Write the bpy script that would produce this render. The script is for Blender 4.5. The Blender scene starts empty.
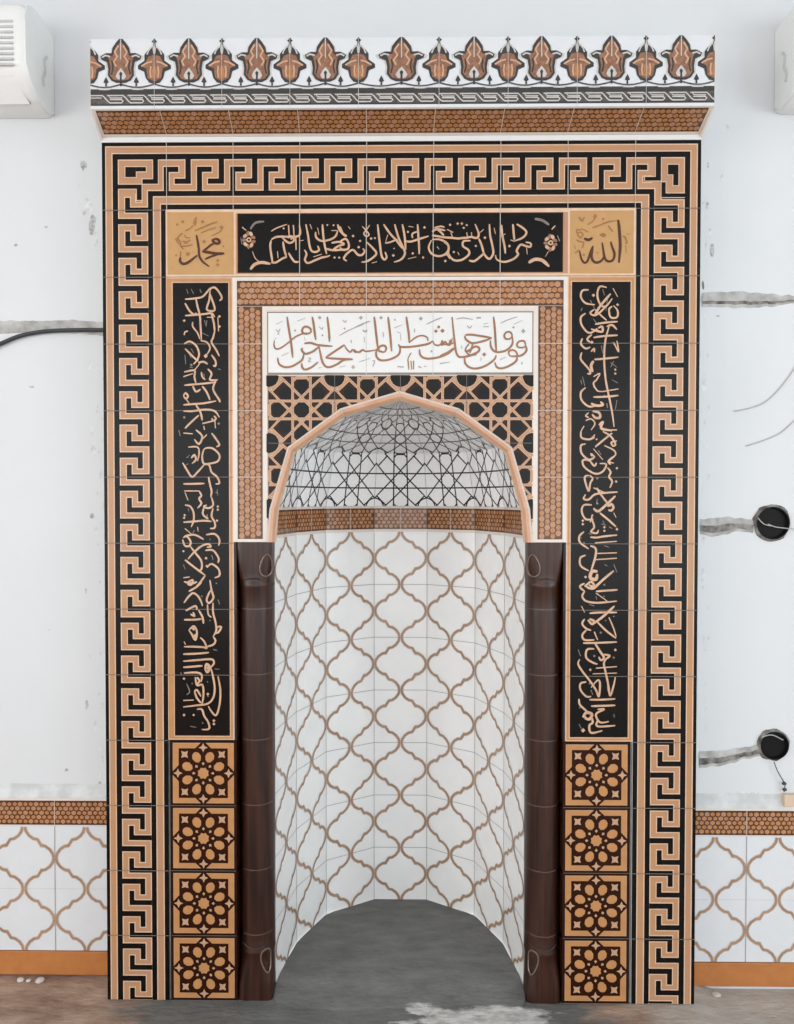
import bpy, math, random
from mathutils import Vector, noise
random.seed(7)
S = bpy.context.scene
COL = S.collection
# ------------------------------------------------------------------ camera
F, CX, CY, CZ = 720.0, 0.016, -2.17, 1.5352
PI_, YA, RO = 0.0185, -0.0109, 0.0006

def cam_axes():
    cp, sp, cy, sy = math.cos(PI_), math.sin(PI_), math.cos(YA), math.sin(YA)
    fwd = Vector((sy*cp, cy*cp, -sp)); right = Vector((cy, -sy, 0)); up = right.cross(fwd)
    c, s = math.cos(RO), math.sin(RO)
    return c*right+s*up, -s*right+c*up, fwd
RGT, UP, FWD = cam_axes()

def at(x, y, Y=0.0):
    """point (X, Z) on the plane at depth Y that a photo pixel shows"""
    d = FWD*F + RGT*(x-397) - UP*(y-512)
    t = (Y-CY)/d.y
    return (CX+d.x*t, CZ+d.z*t)

cam = bpy.data.cameras.new('camera'); co = bpy.data.objects.new('camera', cam); COL.objects.link(co)
from mathutils import Matrix
co.matrix_world = Matrix(((RGT.x, UP.x, -FWD.x, CX), (RGT.y, UP.y, -FWD.y, CY), (RGT.z, UP.z, -FWD.z, CZ), (0, 0, 0, 1)))
cam.sensor_fit = 'VERTICAL'; cam.sensor_height = 36; cam.lens = 36*F/1024
cam.clip_start = 0.02
S.camera = co
S.view_settings.view_transform = 'Standard'; S.view_settings.look = 'None'
S.view_settings.gamma = 1; S.view_settings.use_curve_mapping = False
S.view_settings.exposure = 0.0
S.cycles.use_denoising = True
S.cycles.max_bounces = 6

# --------------------------------------------------------------- materials
def lin(c):
    return tuple((v/255/12.92) if v/255 <= .04045 else ((v/255+.055)/1.055)**2.4 for v in c)+(1,)
MATS = {}
def mat(name, c, rough=.3, var=.06, scale=30, bump=0, bscale=60, spec=.5, metal=0, c2=None, detail=3, stretch=None):
    if name in MATS: return MATS[name]
    m = bpy.data.materials.new(name); m.use_nodes = True
    nt = m.node_tree; b = nt.nodes['Principled BSDF']
    tc = nt.nodes.new('ShaderNodeTexCoord'); vec = tc.outputs['Object']
    if stretch:
        mp = nt.nodes.new('ShaderNodeMapping'); mp.inputs['Scale'].default_value = stretch
        nt.links.new(vec, mp.inputs['Vector']); vec = mp.outputs['Vector']
    n = nt.nodes.new('ShaderNodeTexNoise'); n.inputs['Scale'].default_value = scale; n.inputs['Detail'].default_value = detail
    nt.links.new(vec, n.inputs['Vector'])
    r = nt.nodes.new('ShaderNodeValToRGB'); r.color_ramp.elements[0].position = .35; r.color_ramp.elements[1].position = .65
    a = lin(c)
    if c2 is None:
        r.color_ramp.elements[0].color = tuple(v*(1-var) for v in a[:3])+(1,)
        r.color_ramp.elements[1].color = tuple(min(1, v*(1+var)) for v in a[:3])+(1,)
    else:
        r.color_ramp.elements[0].color = a; r.color_ramp.elements[1].color = lin(c2)
    nt.links.new(n.outputs['Fac'], r.inputs['Fac']); nt.links.new(r.outputs['Color'], b.inputs['Base Color'])
    b.inputs['Roughness'].default_value = rough; b.inputs['Specular IOR Level'].default_value = spec
    b.inputs['Metallic'].default_value = metal
    if bump:
        n2 = nt.nodes.new('ShaderNodeTexNoise'); n2.inputs['Scale'].default_value = bscale; n2.inputs['Detail'].default_value = 5
        nt.links.new(tc.outputs['Object'], n2.inputs['Vector'])
        bp = nt.nodes.new('ShaderNodeBump'); bp.inputs['Strength'].default_value = bump; bp.inputs['Distance'].default_value = .01
        nt.links.new(n2.outputs['Fac'], bp.inputs['Height']); nt.links.new(bp.outputs['Normal'], b.inputs['Normal'])
    MATS[name] = m
    return m
G = .22
mat('black_glaze', (10, 10, 11), G, c2=(18, 13, 11), scale=9, spec=.22)
mat('tan_glaze', (182, 138, 108), G, c2=(188, 140, 100), scale=6)
mat('light_tan', (222, 188, 160), G)
mat('ochre_glaze', (192, 148, 96), G, var=.03)
mat('deep_brown', (46, 20, 8), G, spec=.22)
mat('star_tan', (190, 136, 88), G, var=.05)
mat('star_light', (194, 154, 124), G)
mat('mosaic_base', (104, 64, 42), G, c2=(88, 52, 34), scale=60)
mat('mosaic_amber', (168, 114, 72), G, c2=(186, 132, 88), scale=140)
mat('mosaic_pink', (178, 132, 102), G)
mat('mosaic_dark', (84, 56, 42), G)
mat('grey_line', (140, 124, 114), G)
mat('white_glaze', (227, 226, 224), .18, var=.01)
mat('cream_glaze', (226, 213, 202), .2, var=.02)
mat('dado_white', (220, 222, 225), .2, var=.01)
mat('niche_white', (244, 244, 243), .2, c2=(240, 240, 240), scale=12)
mat('lattice_brown', (166, 136, 114), .25, var=.12, scale=25)
mat('lattice_edge', (200, 184, 172), .25)
mat('grout_grey', (150, 148, 144), .8)
mat('grout_pale', (188, 178, 168), .8)
mat('grout_dark', (112, 104, 98), .8)
mat('ink_brown', (152, 108, 78), G, var=.1, scale=20)
mat('ink_grey', (160, 156, 152), G)
mat('letter_gold', (204, 164, 134), G, var=.12, scale=40)
mat('letter_grey', (122, 112, 104), G, var=.2)
mat('letter_dark', (78, 38, 20), G)
mat('letter_tan', (160, 112, 66), G, var=.1)
mat('dome_line', (44, 44, 46), G)
mat('dome_white', (252, 252, 252), G, c2=(247, 247, 248), scale=90)
mat('crest_grey', (98, 92, 88), G, c2=(70, 64, 62), scale=80)
mat('crest_brown', (158, 116, 92), G, c2=(132, 92, 72), scale=110)
mat('crest_tan', (206, 164, 134), G)
mat('crest_light', (200, 196, 192), G)
mat('crest_black', (62, 60, 60), G)
mat('column_brown', (34, 15, 9), .36, c2=(64, 34, 22), scale=6, stretch=(14, 14, .6), spec=.5)
mat('column_trim', (110, 88, 78), .2)
mat('trim_tan', (214, 168, 140), .25, c2=(202, 152, 120), scale=14)
mat('wall_plaster', (217, 219, 221), .7, var=.015, scale=2.5, bump=.08, bscale=18)
mat('mortar', (158, 156, 152), .9, c2=(194, 193, 190), scale=28, bump=.6, bscale=60)
mat('mortar_pale', (216, 218, 218), .9, c2=(196, 198, 198), scale=22, bump=.3, bscale=40)
mat('mortar_dark', (84, 78, 74), .9, c2=(150, 146, 142), scale=40, bump=.6)
mat('smudge', (200, 200, 198), .9, c2=(228, 230, 230), scale=60)
mat('smudge_dark', (150, 150, 148), .9, c2=(205, 206, 206), scale=90)
mat('cement', (96, 97, 93), .85, c2=(112, 113, 109), scale=8, bump=.25, bscale=50)
mat('skirting_orange', (190, 124, 70), .3, c2=(182, 116, 64), scale=30)
mat('plastic_white', (236, 236, 234), .4, var=.01)
mat('plastic_grey', (196, 197, 197), .45)
mat('plastic_dark', (110, 112, 112), .5)
mat('cable_black', (46, 50, 54), .45)
mat('cable_grey', (180, 178, 174), .5)
mat('box_black', (16, 14, 14), .6, spec=.2)
mat('rubble_pale', (206, 200, 192), .9, bump=.4)
mat('wood_offcut', (214, 190, 166), .7)
mat('frame_grey', (120, 122, 124), .5)

# floor : dusty screed with brown, grey and pale plaster areas
def floor_mat():
    m = bpy.data.materials.new('dusty_floor'); m.use_nodes = True; nt = m.node_tree; b = nt.nodes['Principled BSDF']
    L = nt.links.new
    tc = nt.nodes.new('ShaderNodeTexCoord')
    mp = nt.nodes.new('ShaderNodeMapping'); mp.inputs['Scale'].default_value = (1, 2.4, 1); L(tc.outputs['Object'], mp.inputs['Vector'])
    def ns(s, d=6, off=0):
        n = nt.nodes.new('ShaderNodeTexNoise'); n.inputs['Scale'].default_value = s; n.inputs['Detail'].default_value = d
        n.inputs['Roughness'].default_value = .65
        m2 = nt.nodes.new('ShaderNodeMapping'); m2.inputs['Location'].default_value = (off, off*2, 0)
        L(mp.outputs['Vector'], m2.inputs['Vector']); L(m2.outputs['Vector'], n.inputs['Vector']); return n
    def ramp(src, p0, p1, c0, c1):
        r = nt.nodes.new('ShaderNodeValToRGB'); r.color_ramp.elements[0].position = p0; r.color_ramp.elements[1].position = p1
        r.color_ramp.elements[0].color = c0; r.color_ramp.elements[1].color = c1; L(src, r.inputs['Fac']); return r
    base = ramp(ns(5).outputs['Fac'], .35, .65, lin((128, 100, 84)), lin((186, 160, 140)))
    grey = ramp(ns(9, off=3).outputs['Fac'], .3, .7, lin((92, 93, 90)), lin((122, 122, 119)))
    pale = ramp(ns(22, off=5).outputs['Fac'], .4, .6, lin((176, 174, 170)), lin((214, 212, 208)))
    sx = nt.nodes.new('ShaderNodeSeparateXYZ'); L(tc.outputs['Object'], sx.inputs[0])
    def bandmask(x0, x1, soft, noise_amt, off):      # 1 between x0 and x1, ragged
        n = ns(6, off=off)
        ma = nt.nodes.new('ShaderNodeMath'); ma.operation = 'MULTIPLY_ADD'; L(n.outputs['Fac'], ma.inputs[0]); ma.inputs[1].default_value = noise_amt
        L(sx.outputs['X'], ma.inputs[2])
        a = nt.nodes.new('ShaderNodeMapRange'); a.inputs['From Min'].default_value = x0+noise_amt/2-soft; a.inputs['From Max'].default_value = x0+noise_amt/2+soft; L(ma.outputs[0], a.inputs['Value'])
        c = nt.nodes.new('ShaderNodeMapRange'); c.inputs['From Min'].default_value = x1+noise_amt/2-soft; c.inputs['From Max'].default_value = x1+noise_amt/2+soft
        c.inputs['To Min'].default_value = 1; c.inputs['To Max'].default_value = 0; L(ma.outputs[0], c.inputs['Value'])
        mu = nt.nodes.new('ShaderNodeMath'); mu.operation = 'MULTIPLY'; L(a.outputs[0], mu.inputs[0]); L(c.outputs[0], mu.inputs[1]); return mu
    def mix(f, a, c):
        x = nt.nodes.new('ShaderNodeMixRGB'); L(f, x.inputs[0]); L(a, x.inputs[1]); L(c, x.inputs[2]); return x
    m1 = mix(bandmask(-.80, .62, .07, .5, 7).outputs[0], base.outputs[0], grey.outputs[0])
    pm = bandmask(.04, .42, .02, .55, 11)
    yy = nt.nodes.new('ShaderNodeMath'); yy.operation = 'MULTIPLY_ADD'; L(ns(7, off=13).outputs['Fac'], yy.inputs[0]); yy.inputs[1].default_value = .16; L(sx.outputs['Y'], yy.inputs[2])
    ym = nt.nodes.new('ShaderNodeMapRange'); ym.inputs['From Min'].default_value = .045; ym.inputs['From Max'].default_value = .065; ym.inputs['To Min'].default_value = 1; ym.inputs['To Max'].default_value = 0; L(yy.outputs[0], ym.inputs['Value'])
    pp = nt.nodes.new('ShaderNodeMath'); pp.operation = 'MULTIPLY'; L(pm.outputs[0], pp.inputs[0]); L(ym.outputs[0], pp.inputs[1])
    m2 = mix(pp.outputs[0], m1.outputs[0], pale.outputs[0])
    m3 = mix(bandmask(.75, 5, .1, .5, 4).outputs[0], m2.outputs[0], ramp(ns(12, off=9).outputs['Fac'], .35, .65, lin((172, 160, 150)), lin((190, 184, 176))).outputs[0])
    L(m3.outputs[0], b.inputs['Base Color']); b.inputs['Roughness'].default_value = .75
    bp = nt.nodes.new('ShaderNodeBump'); bp.inputs['Strength'].default_value = .4; bp.inputs['Distance'].default_value = .02
    L(ns(30, off=2).outputs['Fac'], bp.inputs['Height']); L(bp.outputs[0], b.inputs['Normal'])
    MATS['dusty_floor'] = m
floor_mat()

# ------------------------------------------------------------ mesh builder
class MB:
    """collects polygons with materials; mapf(u, v, off) -> 3-D point"""
    def __init__(s, mapf=None, clip=None):
        s.v = []; s.f = []; s.mi = []; s.names = []; s.mapf = mapf; s.clip = clip; s.eps = 0; s.smooth = []
    def m(s, name):
        if name not in s.names: s.names.append(name)
        return s.names.index(name)
    def face3(s, pts, name, smooth=False):
        i = len(s.v); s.v += [tuple(p) for p in pts]; s.f.append(tuple(range(i, i+len(pts)))); s.mi.append(s.m(name)); s.smooth.append(smooth)
    def poly(s, pts, name, off=1):
        """flat print; off is the layer number"""
        s.eps += 1
        o = off*.0004 + (s.eps % 97)*4e-6
        for q in (s.clip(pts) if s.clip else [pts]):
            if len(q) >= 3 and abs(area(q)) > 1e-10:
                if area(q) < 0: q = q[::-1]
                s.face3([s.mapf(u, v, o) for u, v in q], name)
    def rect(s, u0, v0, u1, v1, name, off=1):
        s.poly([(u0, v0), (u1, v0), (u1, v1), (u0, v1)], name, off)
    def line(s, pts, w, name, off=2, closed=False, taper=False, nib=None):
        n = len(pts)
        if n < 2: return
        L, R = [], []
        for i in range(n):
            if closed: a, b = pts[i-1], pts[(i+1) % n]
            else: a, b = pts[max(0, i-1)], pts[min(n-1, i+1)]
            dx, dy = b[0]-a[0], b[1]-a[1]; l = math.hypot(dx, dy) or 1e-9
            nx, ny = -dy/l, dx/l
            # mitre
            k = 1.0
            if 0 < i < n-1 or closed:
                p = pts[i-1]; e = (pts[i][0]-p[0], pts[i][1]-p[1]); le = math.hypot(*e) or 1e-9
                c = abs((-e[1]/le)*nx+(e[0]/le)*ny); k = 1/max(c, .55)
            ww = w/2*k
            if taper:
                t = i/(n-1); ww *= min(1, .35+3.2*t, .25+3.2*(1-t))
            if nib:
                ww *= .62+.5*abs(math.sin(math.atan2(dy, dx)-nib))
            L.append((pts[i][0]+nx*ww, pts[i][1]+ny*ww)); R.append((pts[i][0]-nx*ww, pts[i][1]-ny*ww))
        for i in range(n if closed else n-1):
            j = (i+1) % n
            s.poly([L[i], R[i], R[j], L[j]], name, off)
    def brush(s, pts, w, name, off):
        """pen stroke: one quad per step plus a round joint, slightly thinner at both ends"""
        n = len(pts)
        W = [w/2*min(1, .62+2.2*i/(n-1), .55+2.2*(1-i/(n-1))) for i in range(n)]
        for i in range(n-1):
            (x0, y0), (x1, y1) = pts[i], pts[i+1]; l = math.hypot(x1-x0, y1-y0)
            if l < 1e-7: continue
            a, b = -(y1-y0)/l, (x1-x0)/l
            s.poly([(x0+a*W[i], y0+b*W[i]), (x0-a*W[i], y0-b*W[i]), (x1-a*W[i+1], y1-b*W[i+1]), (x1+a*W[i+1], y1+b*W[i+1])], name, off)
            if i: s.disc(x0, y0, W[i], name, off, 6)
    def disc(s, u, v, r, name, off=2, n=8, sx=1, rot=0):
        pts = []
        for k in range(n):
            a = 2*math.pi*k/n; x, y = r*sx*math.cos(a), r*math.sin(a)
            pts.append((u+x*math.cos(rot)-y*math.sin(rot), v+x*math.sin(rot)+y*math.cos(rot)))
        s.poly(pts, name, off)
    def box(s, x0, y0, z0, x1, y1, z1, name):
        P = [(x, y, z) for x in (x0, x1) for y in (y0, y1) for z in (z0, z1)]
        for q in ((0, 1, 3, 2), (4, 6, 7, 5), (0, 4, 5, 1), (2, 3, 7, 6), (0, 2, 6, 4), (1, 5, 7, 3)):
            s.face3([P[i] for i in q], name)
    def tube(s, pts, r, name, n=10):
        rings = []
        for i, p in enumerate(pts):
            a, b = Vector(pts[max(0, i-1)]), Vector(pts[min(len(pts)-1, i+1)])
            t = (b-a).normalized(); x = t.orthogonal().normalized()
            ref = Vector((0, 1, 0)); x = (ref-t*ref.dot(t)).normalized() if abs(t.dot(ref)) < .95 else x
            y = t.cross(x); rr = r[i] if isinstance(r, list) else r
            rings.append([Vector(p)+(x*math.cos(2*math.pi*k/n)+y*math.sin(2*math.pi*k/n))*rr for k in range(n)])
        for i in range(len(rings)-1):
            for k in range(n):
                s.face3([rings[i][k], rings[i][(k+1) % n], rings[i+1][(k+1) % n], rings[i+1][k]], name, True)
        s.face3(rings[0][::-1], name); s.face3(rings[-1], name)
    def build(s, name, parent=None, merge=False, bevel=0):
        me = bpy.data.meshes.new(name); me.from_pydata(s.v, [], s.f)
        for n in s.names: me.materials.append(MATS[n])
        me.polygons.foreach_set('material_index', s.mi); me.polygons.foreach_set('use_smooth', s.smooth)
        me.update()
        o = bpy.data.objects.new(name, me); COL.objects.link(o)
        if merge or bevel:
            import bmesh
            b = bmesh.new(); b.from_mesh(me); bmesh.ops.remove_doubles(b, verts=b.verts, dist=1e-5)
            bmesh.ops.recalc_face_normals(b, faces=b.faces) if bevel else None
            b.to_mesh(me); b.free()
            me.set_sharp_from_angle(angle=.7)
        if bevel:
            md = o.modifiers.new('bevel', 'BEVEL'); md.width = bevel; md.segments = 4; md.limit_method = 'ANGLE'
            for p in me.polygons: p.use_smooth = True
        if parent:
            o.parent = parent; o.matrix_parent_inverse = parent.matrix_world.inverted()
            if parent.type == 'EMPTY': o.matrix_parent_inverse = Matrix.Translation(-parent.location)
        return o

def area(p): return sum(p[i-1][0]*p[i][1]-p[i][0]*p[i-1][1] for i in range(len(p)))/2
def half(pts, a, b, keep_left=True):
    out = []; sg = 1 if keep_left else -1
    def d(p): return sg*((b[0]-a[0])*(p[1]-a[1])-(b[1]-a[1])*(p[0]-a[0]))
    for i in range(len(pts)):
        p, q = pts[i-1], pts[i]; dp, dq = d(p), d(q)
        if (dp >= 0) != (dq >= 0):
            t = dp/(dp-dq); out.append((p[0]+(q[0]-p[0])*t, p[1]+(q[1]-p[1])*t))
        if dq >= 0: out.append(q)
    return out
def inside(pts, conv):           # conv counter-clockwise
    for i in range(len(conv)):
        pts = half(pts, conv[i-1], conv[i], True)
        if len(pts) < 3: return []
    return pts
def minus(pts, conv):
    out = []
    for i in range(len(conv)):
        o = half(pts, conv[i-1], conv[i], False)
        if len(o) >= 3: out.append(o)
        pts = half(pts, conv[i-1], conv[i], True)
        if len(pts) < 3: break
    return out
def rectclip(u0, v0, u1, v1):
    c = [(u0, v0), (u1, v0), (u1, v1), (u0, v1)]
    return lambda p: [q for q in [inside(p, c)] if q]
def front(Y):
    return lambda u, v, o: (u, Y-o, v)
def smooth(pts, k=5):
    if len(pts) < 3: return pts
    P = [pts[0]]+pts+[pts[-1]]; out = []
    for i in range(1, len(P)-2):
        a, b, c, d = P[i-1:i+3]
        for j in range(k):
            t = j/k
            out.append(tuple(.5*(2*b[m]+(c[m]-a[m])*t+(2*a[m]-5*b[m]+4*c[m]-d[m])*t*t+(3*b[m]-a[m]-3*c[m]+d[m])*t**3) for m in (0, 1)))
    out.append(pts[-1]); return out

def tag(o, label, cat, group=None, kind='thing'):
    o['label'] = label; o['category'] = cat; o['kind'] = kind
    if group: o['group'] = group
    return o
def empty(name, loc, label, cat, group=None):
    o = bpy.data.objects.new(name, None); COL.objects.link(o); o.location = loc; o.empty_display_size = .1
    return tag(o, label, cat, group)
def structure(o): o['kind'] = 'structure'; return o

# slab : tile body behind a front print
def slab(mb, u0, v0, u1, v1, name, Y=0.0, t=.010):
    e = .0004
    mb.box(u0+e, Y, v0+e, u1-e, Y+t, v1-e, name)

# ------------------------------------------------- repeated printed patterns
def mosaic(mb, u0, v0, u1, v1, horiz=True, edge='mosaic_dark', off=1, joint=.2, jphase=0.0, ew=.0045):
    """brown girih-like strip; long axis horizontal or vertical"""
    mb.rect(u0, v0, u1, v1, edge, off)
    a0, a1, b0, b1 = (u0, u1, v0, v1) if horiz else (v0, v1, u0, u1)
    P = (lambda a, b: (a, b)) if horiz else (lambda a, b: (b, a))
    mb.poly([P(a0+ew*.5, b0+ew), P(a1-ew*.5, b0+ew), P(a1-ew*.5, b1-ew), P(a0+ew*.5, b1-ew)], 'mosaic_base', off+1)
    W = b1-b0-2*ew; rows = max(3, round(W/.0150)); dv = W/rows; du = .0172
    n = int((a1-a0)/du)
    if n < 1: return
    du = (a1-a0-.002)/n
    for i in range(n):
        for r in range(rows):
            st = .5 if r % 2 else 0
            a = a0+.001+du*(i+.5+st*.98); b = b0+ew+dv*(r+.5)
            if a > a1-du*.35: continue
            big = (i+r*2) % 3 == 0
            R = dv*(.54 if big else .47)
            pts = []
            for k in range(6):
                t = math.pi/3*k+math.pi/6
                pts.append(P(a+R*1.12*math.cos(t), b+R*math.sin(t)))
            mb.poly(pts, 'mosaic_amber' if (i*7+r*5) % 3 else 'mosaic_pink', off+2)
            if (i+r) % 3 == 1: 
                c = a+du*.5
                if c < a1-.003: mb.poly([P(c-.0022, b), P(c, b-.0022), P(c+.0022, b), P(c, b+.0022)], 'mosaic_dark', off+2)
    k = math.ceil((a0-jphase)/joint)
    while jphase+k*joint < a1:
        j = jphase+k*joint
        if a0+.01 < j < a1-.01: mb.poly([P(j-.0011, b0), P(j+.0011, b0), P(j+.0011, b1), P(j-.0011, b1)], 'grout_pale', off+3)
        k += 1

ROS = []      # rosette lines, unit half tile
for s1 in (-1, 1):
    ROS.append([(s1*.27, -1), (s1*.27, 1)]); ROS.append([(-1, s1*.27), (1, s1*.27)])
for a in range(4):
    c, s = [(1, 1), (-1, 1), (-1, -1), (1, -1)][a]
    ROS.append([(c*-.27, s*.65), (c*.65, s*-.27)])
    ROS.append([(c*.27, s*.65), (c*.56, s*.92), (c*.92, s*.56), (c*.65, s*.27)])
    ROS.append([(c*.56, s*.92), (c*.66, s*1.0)]); ROS.append([(c*.92, s*.56), (c*1.0, s*.66)])
    ROS.append([(c*1, s*.64), (c*.86, s*.68), (c*.75, s*.75), (c*.68, s*.86), (c*.64, s*1)])
CAPV = [[(-.27, s*.86), (-.16, s*.97), (.16, s*.97), (.27, s*.86)] for s in (-1, 1)]
CAPH = [[(s*.86, -.27), (s*.97, -.16), (s*.97, .16), (s*.86, .27)] for s in (-1, 1)]

def grout_h(mb, u0, u1, zs, name='grout_pale', w=.0022, off=6):
    for z in zs: mb.rect(u0, z-w/2, u1, z+w/2, name, off)
def grout_v(mb, v0, v1, xs, name='grout_pale', w=.0022, off=6):
    for x in xs: mb.rect(x-w/2, v0, x+w/2, v1, name, off)

# ------------------------------------------------------------ stroke tracing
def strokes(mb, x0, y0, sc, text, w, name, Y=0.0, off=5, taper=True, nib=None, sm=True):
    """each line: 'x,y x,y ...' in crop pixels; optional leading '@w ' width and '#name ' material; one point = a dot"""
    for ln in text.strip().split(';'):
        ln = ln.strip()
        if not ln: continue
        ww, nm = w, name
        toks = ln.split()
        while toks and toks[0][0] in '@#':
            t = toks.pop(0)
            if t[0] == '@': ww = float(t[1:])
            else: nm = t[1:]
        pts = [tuple(float(c) for c in t.split(',')) for t in toks]
        P = [at(x0+x/sc, y0+y/sc, Y) for x, y in pts]
        m = ww/sc/331.8
        if len(P) == 1:
            mb.poly([(P[0][0]-m*.7, P[0][1]), (P[0][0], P[0][1]-m*.7), (P[0][0]+m*.7, P[0][1]), (P[0][0], P[0][1]+m*.7)], nm, off)
        else:
            mb.brush(smooth(P) if sm else P, m, nm, off)

# =================================================================== SETTING
WY = .120                       # plane of the plastered wall; mihrab tiles stand at Y = 0
OX, OZ = .895, 2.6015            # outer half width / height of the tiled front
IX = .704                       # inner edge of the meander border

def sstep(a, b, x): t = min(1, max(0, (x-a)/(b-a))); return t*t*(3-2*t)
def floor_h(x, y):
    h = -.030*sstep(.9, 1.0, x)*sstep(-.35, .05, y)
    h += .0035*(noise.noise(Vector((x*3, y*5, 0)))) - .003
    return h
mb = MB()
xs = [-4+.1*i for i in range(81)]; ys = [-6.0+.25*i for i in range(16)]+[-2.0+.07*i for i in range(32)]
ys = [y for y in ys if y < WY]+[WY+.02]
V = [[(x, y, floor_h(x, y)) for x in xs] for y in ys]
for j in range(len(ys)-1):
    for i in range(len(xs)-1):
        mb.face3([V[j][i], V[j][i+1], V[j+1][i+1], V[j+1][i]], 'dusty_floor', True)
structure(mb.build('floor', merge=True))
# walls
mb = MB()
mb.box(-4, WY, -.1, -.47, .85, 3.4, 'wall_plaster'); mb.box(.47, WY, -.1, 4, .85, 3.4, 'wall_plaster'); mb.box(-.47, WY, 1.98, .47, .85, 3.4, 'wall_plaster')
mb.box(-.47, .80, -.1, .47, .85, 1.98, 'wall_plaster')
structure(mb.build('wall_back'))
WB, WT = .7, 3.0
WIN = [(-5.6, -4.0), (-3.5, -1.9)]  # unseen openings, set in the side walls to keep glare off the front tiles
k = 0
for sx, nm in ((-1, 'wall_left'), (1, 'wall_right')):
    xa, xb = sorted((sx*4.0, sx*4.2)); mb = MB()
    mb.box(xa, -6.2, -.1, xb, .85, WB, 'wall_plaster'); mb.box(xa, -6.2, WT, xb, .85, 3.4, 'wall_plaster')
    e = [-6.2]+[v for p in WIN for v in p]+[.85]
    for i in range(0, len(e), 2): mb.box(xa, e[i], WB, xb, e[i+1], WT, 'wall_plaster')
    structure(mb.build(nm))
    for a, b in WIN:
        k += 1; mb = MB(); t = .05; x0, x1 = sorted((sx*4.07, sx*4.13))
        mb.box(x0, a, WB, x1, a+t, WT, 'frame_grey'); mb.box(x0, b-t, WB, x1, b, WT, 'frame_grey')
        mb.box(x0, a+t, WB, x1, b-t, WB+t, 'frame_grey'); mb.box(x0, a+t, WT-t, x1, b-t, WT, 'frame_grey')
        mb.box(x0, (a+b)/2-.02, WB+t, x1, (a+b)/2+.02, WT-t, 'frame_grey')
        structure(mb.build('window_%d' % k))
mb = MB(); mb.box(-4.2, -6.2, 3.4, 4.2, .85, 3.5, 'wall_plaster'); structure(mb.build('ceiling'))
mb = MB()      # wall behind the camera: long glazed opening added to brighten the half dome
mb.box(-4, -6.2, -.1, 4, -6.0, .25, 'wall_plaster'); mb.box(-4, -6.2, 3.15, 4, -6.0, 3.4, 'wall_plaster')
mb.box(-4, -6.2, .25, -3.7, -6.0, 3.15, 'wall_plaster'); mb.box(3.7, -6.2, .25, 4, -6.0, 3.15, 'wall_plaster')
structure(mb.build('wall_front'))
mb = MB()
for i in range(6): mb.box(-3.7+1.468*i, -6.13, .25, -3.64+1.468*i, -6.07, 3.15, 'frame_grey')
mb.box(-3.7, -6.13, .25, 3.7, -6.07, .31, 'frame_grey'); mb.box(-3.7, -6.13, 3.09, 3.7, -6.07, 3.15, 'frame_grey')
structure(mb.build('window_5'))  # unseen glazing, added for soft frontal light in the niche

# ------------------------------------------------------------ masonry body
mb = MB()
bY = .0105
mb.box(-OX+.003, bY, -.04, -.503, WY, OZ, 'mortar_pale'); mb.box(.503, bY, -.04, OX-.003, WY, OZ, 'mortar_pale')
mb.box(-.503, bY, 1.4045, -.425, WY, OZ, 'mortar_pale'); mb.box(.425, bY, 1.4045, .503, WY, OZ, 'mortar_pale')
mb.box(-.425, bY, 1.90, .425, WY, OZ, 'mortar_pale')
o = mb.build('wall_projection'); structure(o)

# =============================================================== KEY BORDER
KS = .0012
key = MB(lambda u, v, o: (u+KS, -o, v))
def run(put, s0, s1, start):
    """same as key_spurs with rectangles, clipped along s"""
    p = .1; k = math.floor((s0-start)/p)-1
    while start+k*p < s1+p:
        b = start+k*p; c = b+.0665
        R = [(b-.0008, b+.0155, 0, .778, 'A'), (b-.0008, b+.048, .612, .778, 'A'), (c-.001, c+.0145, .238, 1, 'B'), (c-.030, c+.0145, .238, .403, 'B')]
        for ex, nm, off in ((.0030, 'light_tan', 2), (0, 'black_glaze', 3)):
            tx = ex/.09
            for a0, a1, t0, t1, kd in R:
                q0, q1 = max(a0-ex, s0), min(a1+ex, s1)
                if q1-q0 < .001: continue
                u0 = t0 if t0 == 0 else t0-tx; u1 = t1 if t1 == 1 else t1+tx
                key.poly([put(q0, u0), put(q1, u0), put(q1, u1), put(q0, u1)], nm, off)
        k += 1
# bands, from the outside in
ZK = 1.042
def ring(d0, d1, name, off):
    """U-shaped band between distances d0..d1 from the outer edge"""
    key.rect(-OX+d0, 0, -OX+d1, OZ-d0*ZK, name, off); key.rect(OX-d1, 0, OX-d0, OZ-d0*ZK, name, off)
    key.rect(-OX+d1, OZ-d1*ZK, OX-d1, OZ-d0*ZK, name, off)
for d0, d1, nm in ((0, .010, 'black_glaze'), (.010, .013, 'light_tan'), (.013, .029, 'tan_glaze'), (.029, .032, 'light_tan'), (.032, .048, 'black_glaze'),
                   (.048, .051, 'light_tan'), (.051, .135, 'tan_glaze'), (.135, .138, 'light_tan'), (.138, .153, 'black_glaze'),
                   (.153, .156, 'light_tan'), (.156, .174, 'tan_glaze'), (.174, .177, 'light_tan'), (.177, .191, 'black_glaze')):
    ring(d0, d1, nm, 1)
key.box(-OX+.0004+KS, 0, .0, -IX-.0004, .01, OZ-.0004, 'mortar_pale'); key.box(IX+.0004, 0, .0, OX-.0004+KS, .01, OZ-.0004, 'mortar_pale')
key.box(-IX, 0, OZ-.199+.0004, IX, .01, OZ-.0004, 'mortar_pale')
KL, KR, KT = -OX+.048, OX-.138, OZ-.050
# verticals: s runs downward from z = 2.6
run(lambda s, t: (KL+.09*t, 2.6-s), .150, 2.598, .126)
run(lambda s, t: (KR+.09*t, 2.6-s), .150, 2.598, .092)
# top: s runs to the left from x = +OX ; t from the top
run(lambda s, t: (.9-s, KT-.094*t), .150, 1.612, .0995-.0715+.1)
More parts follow.
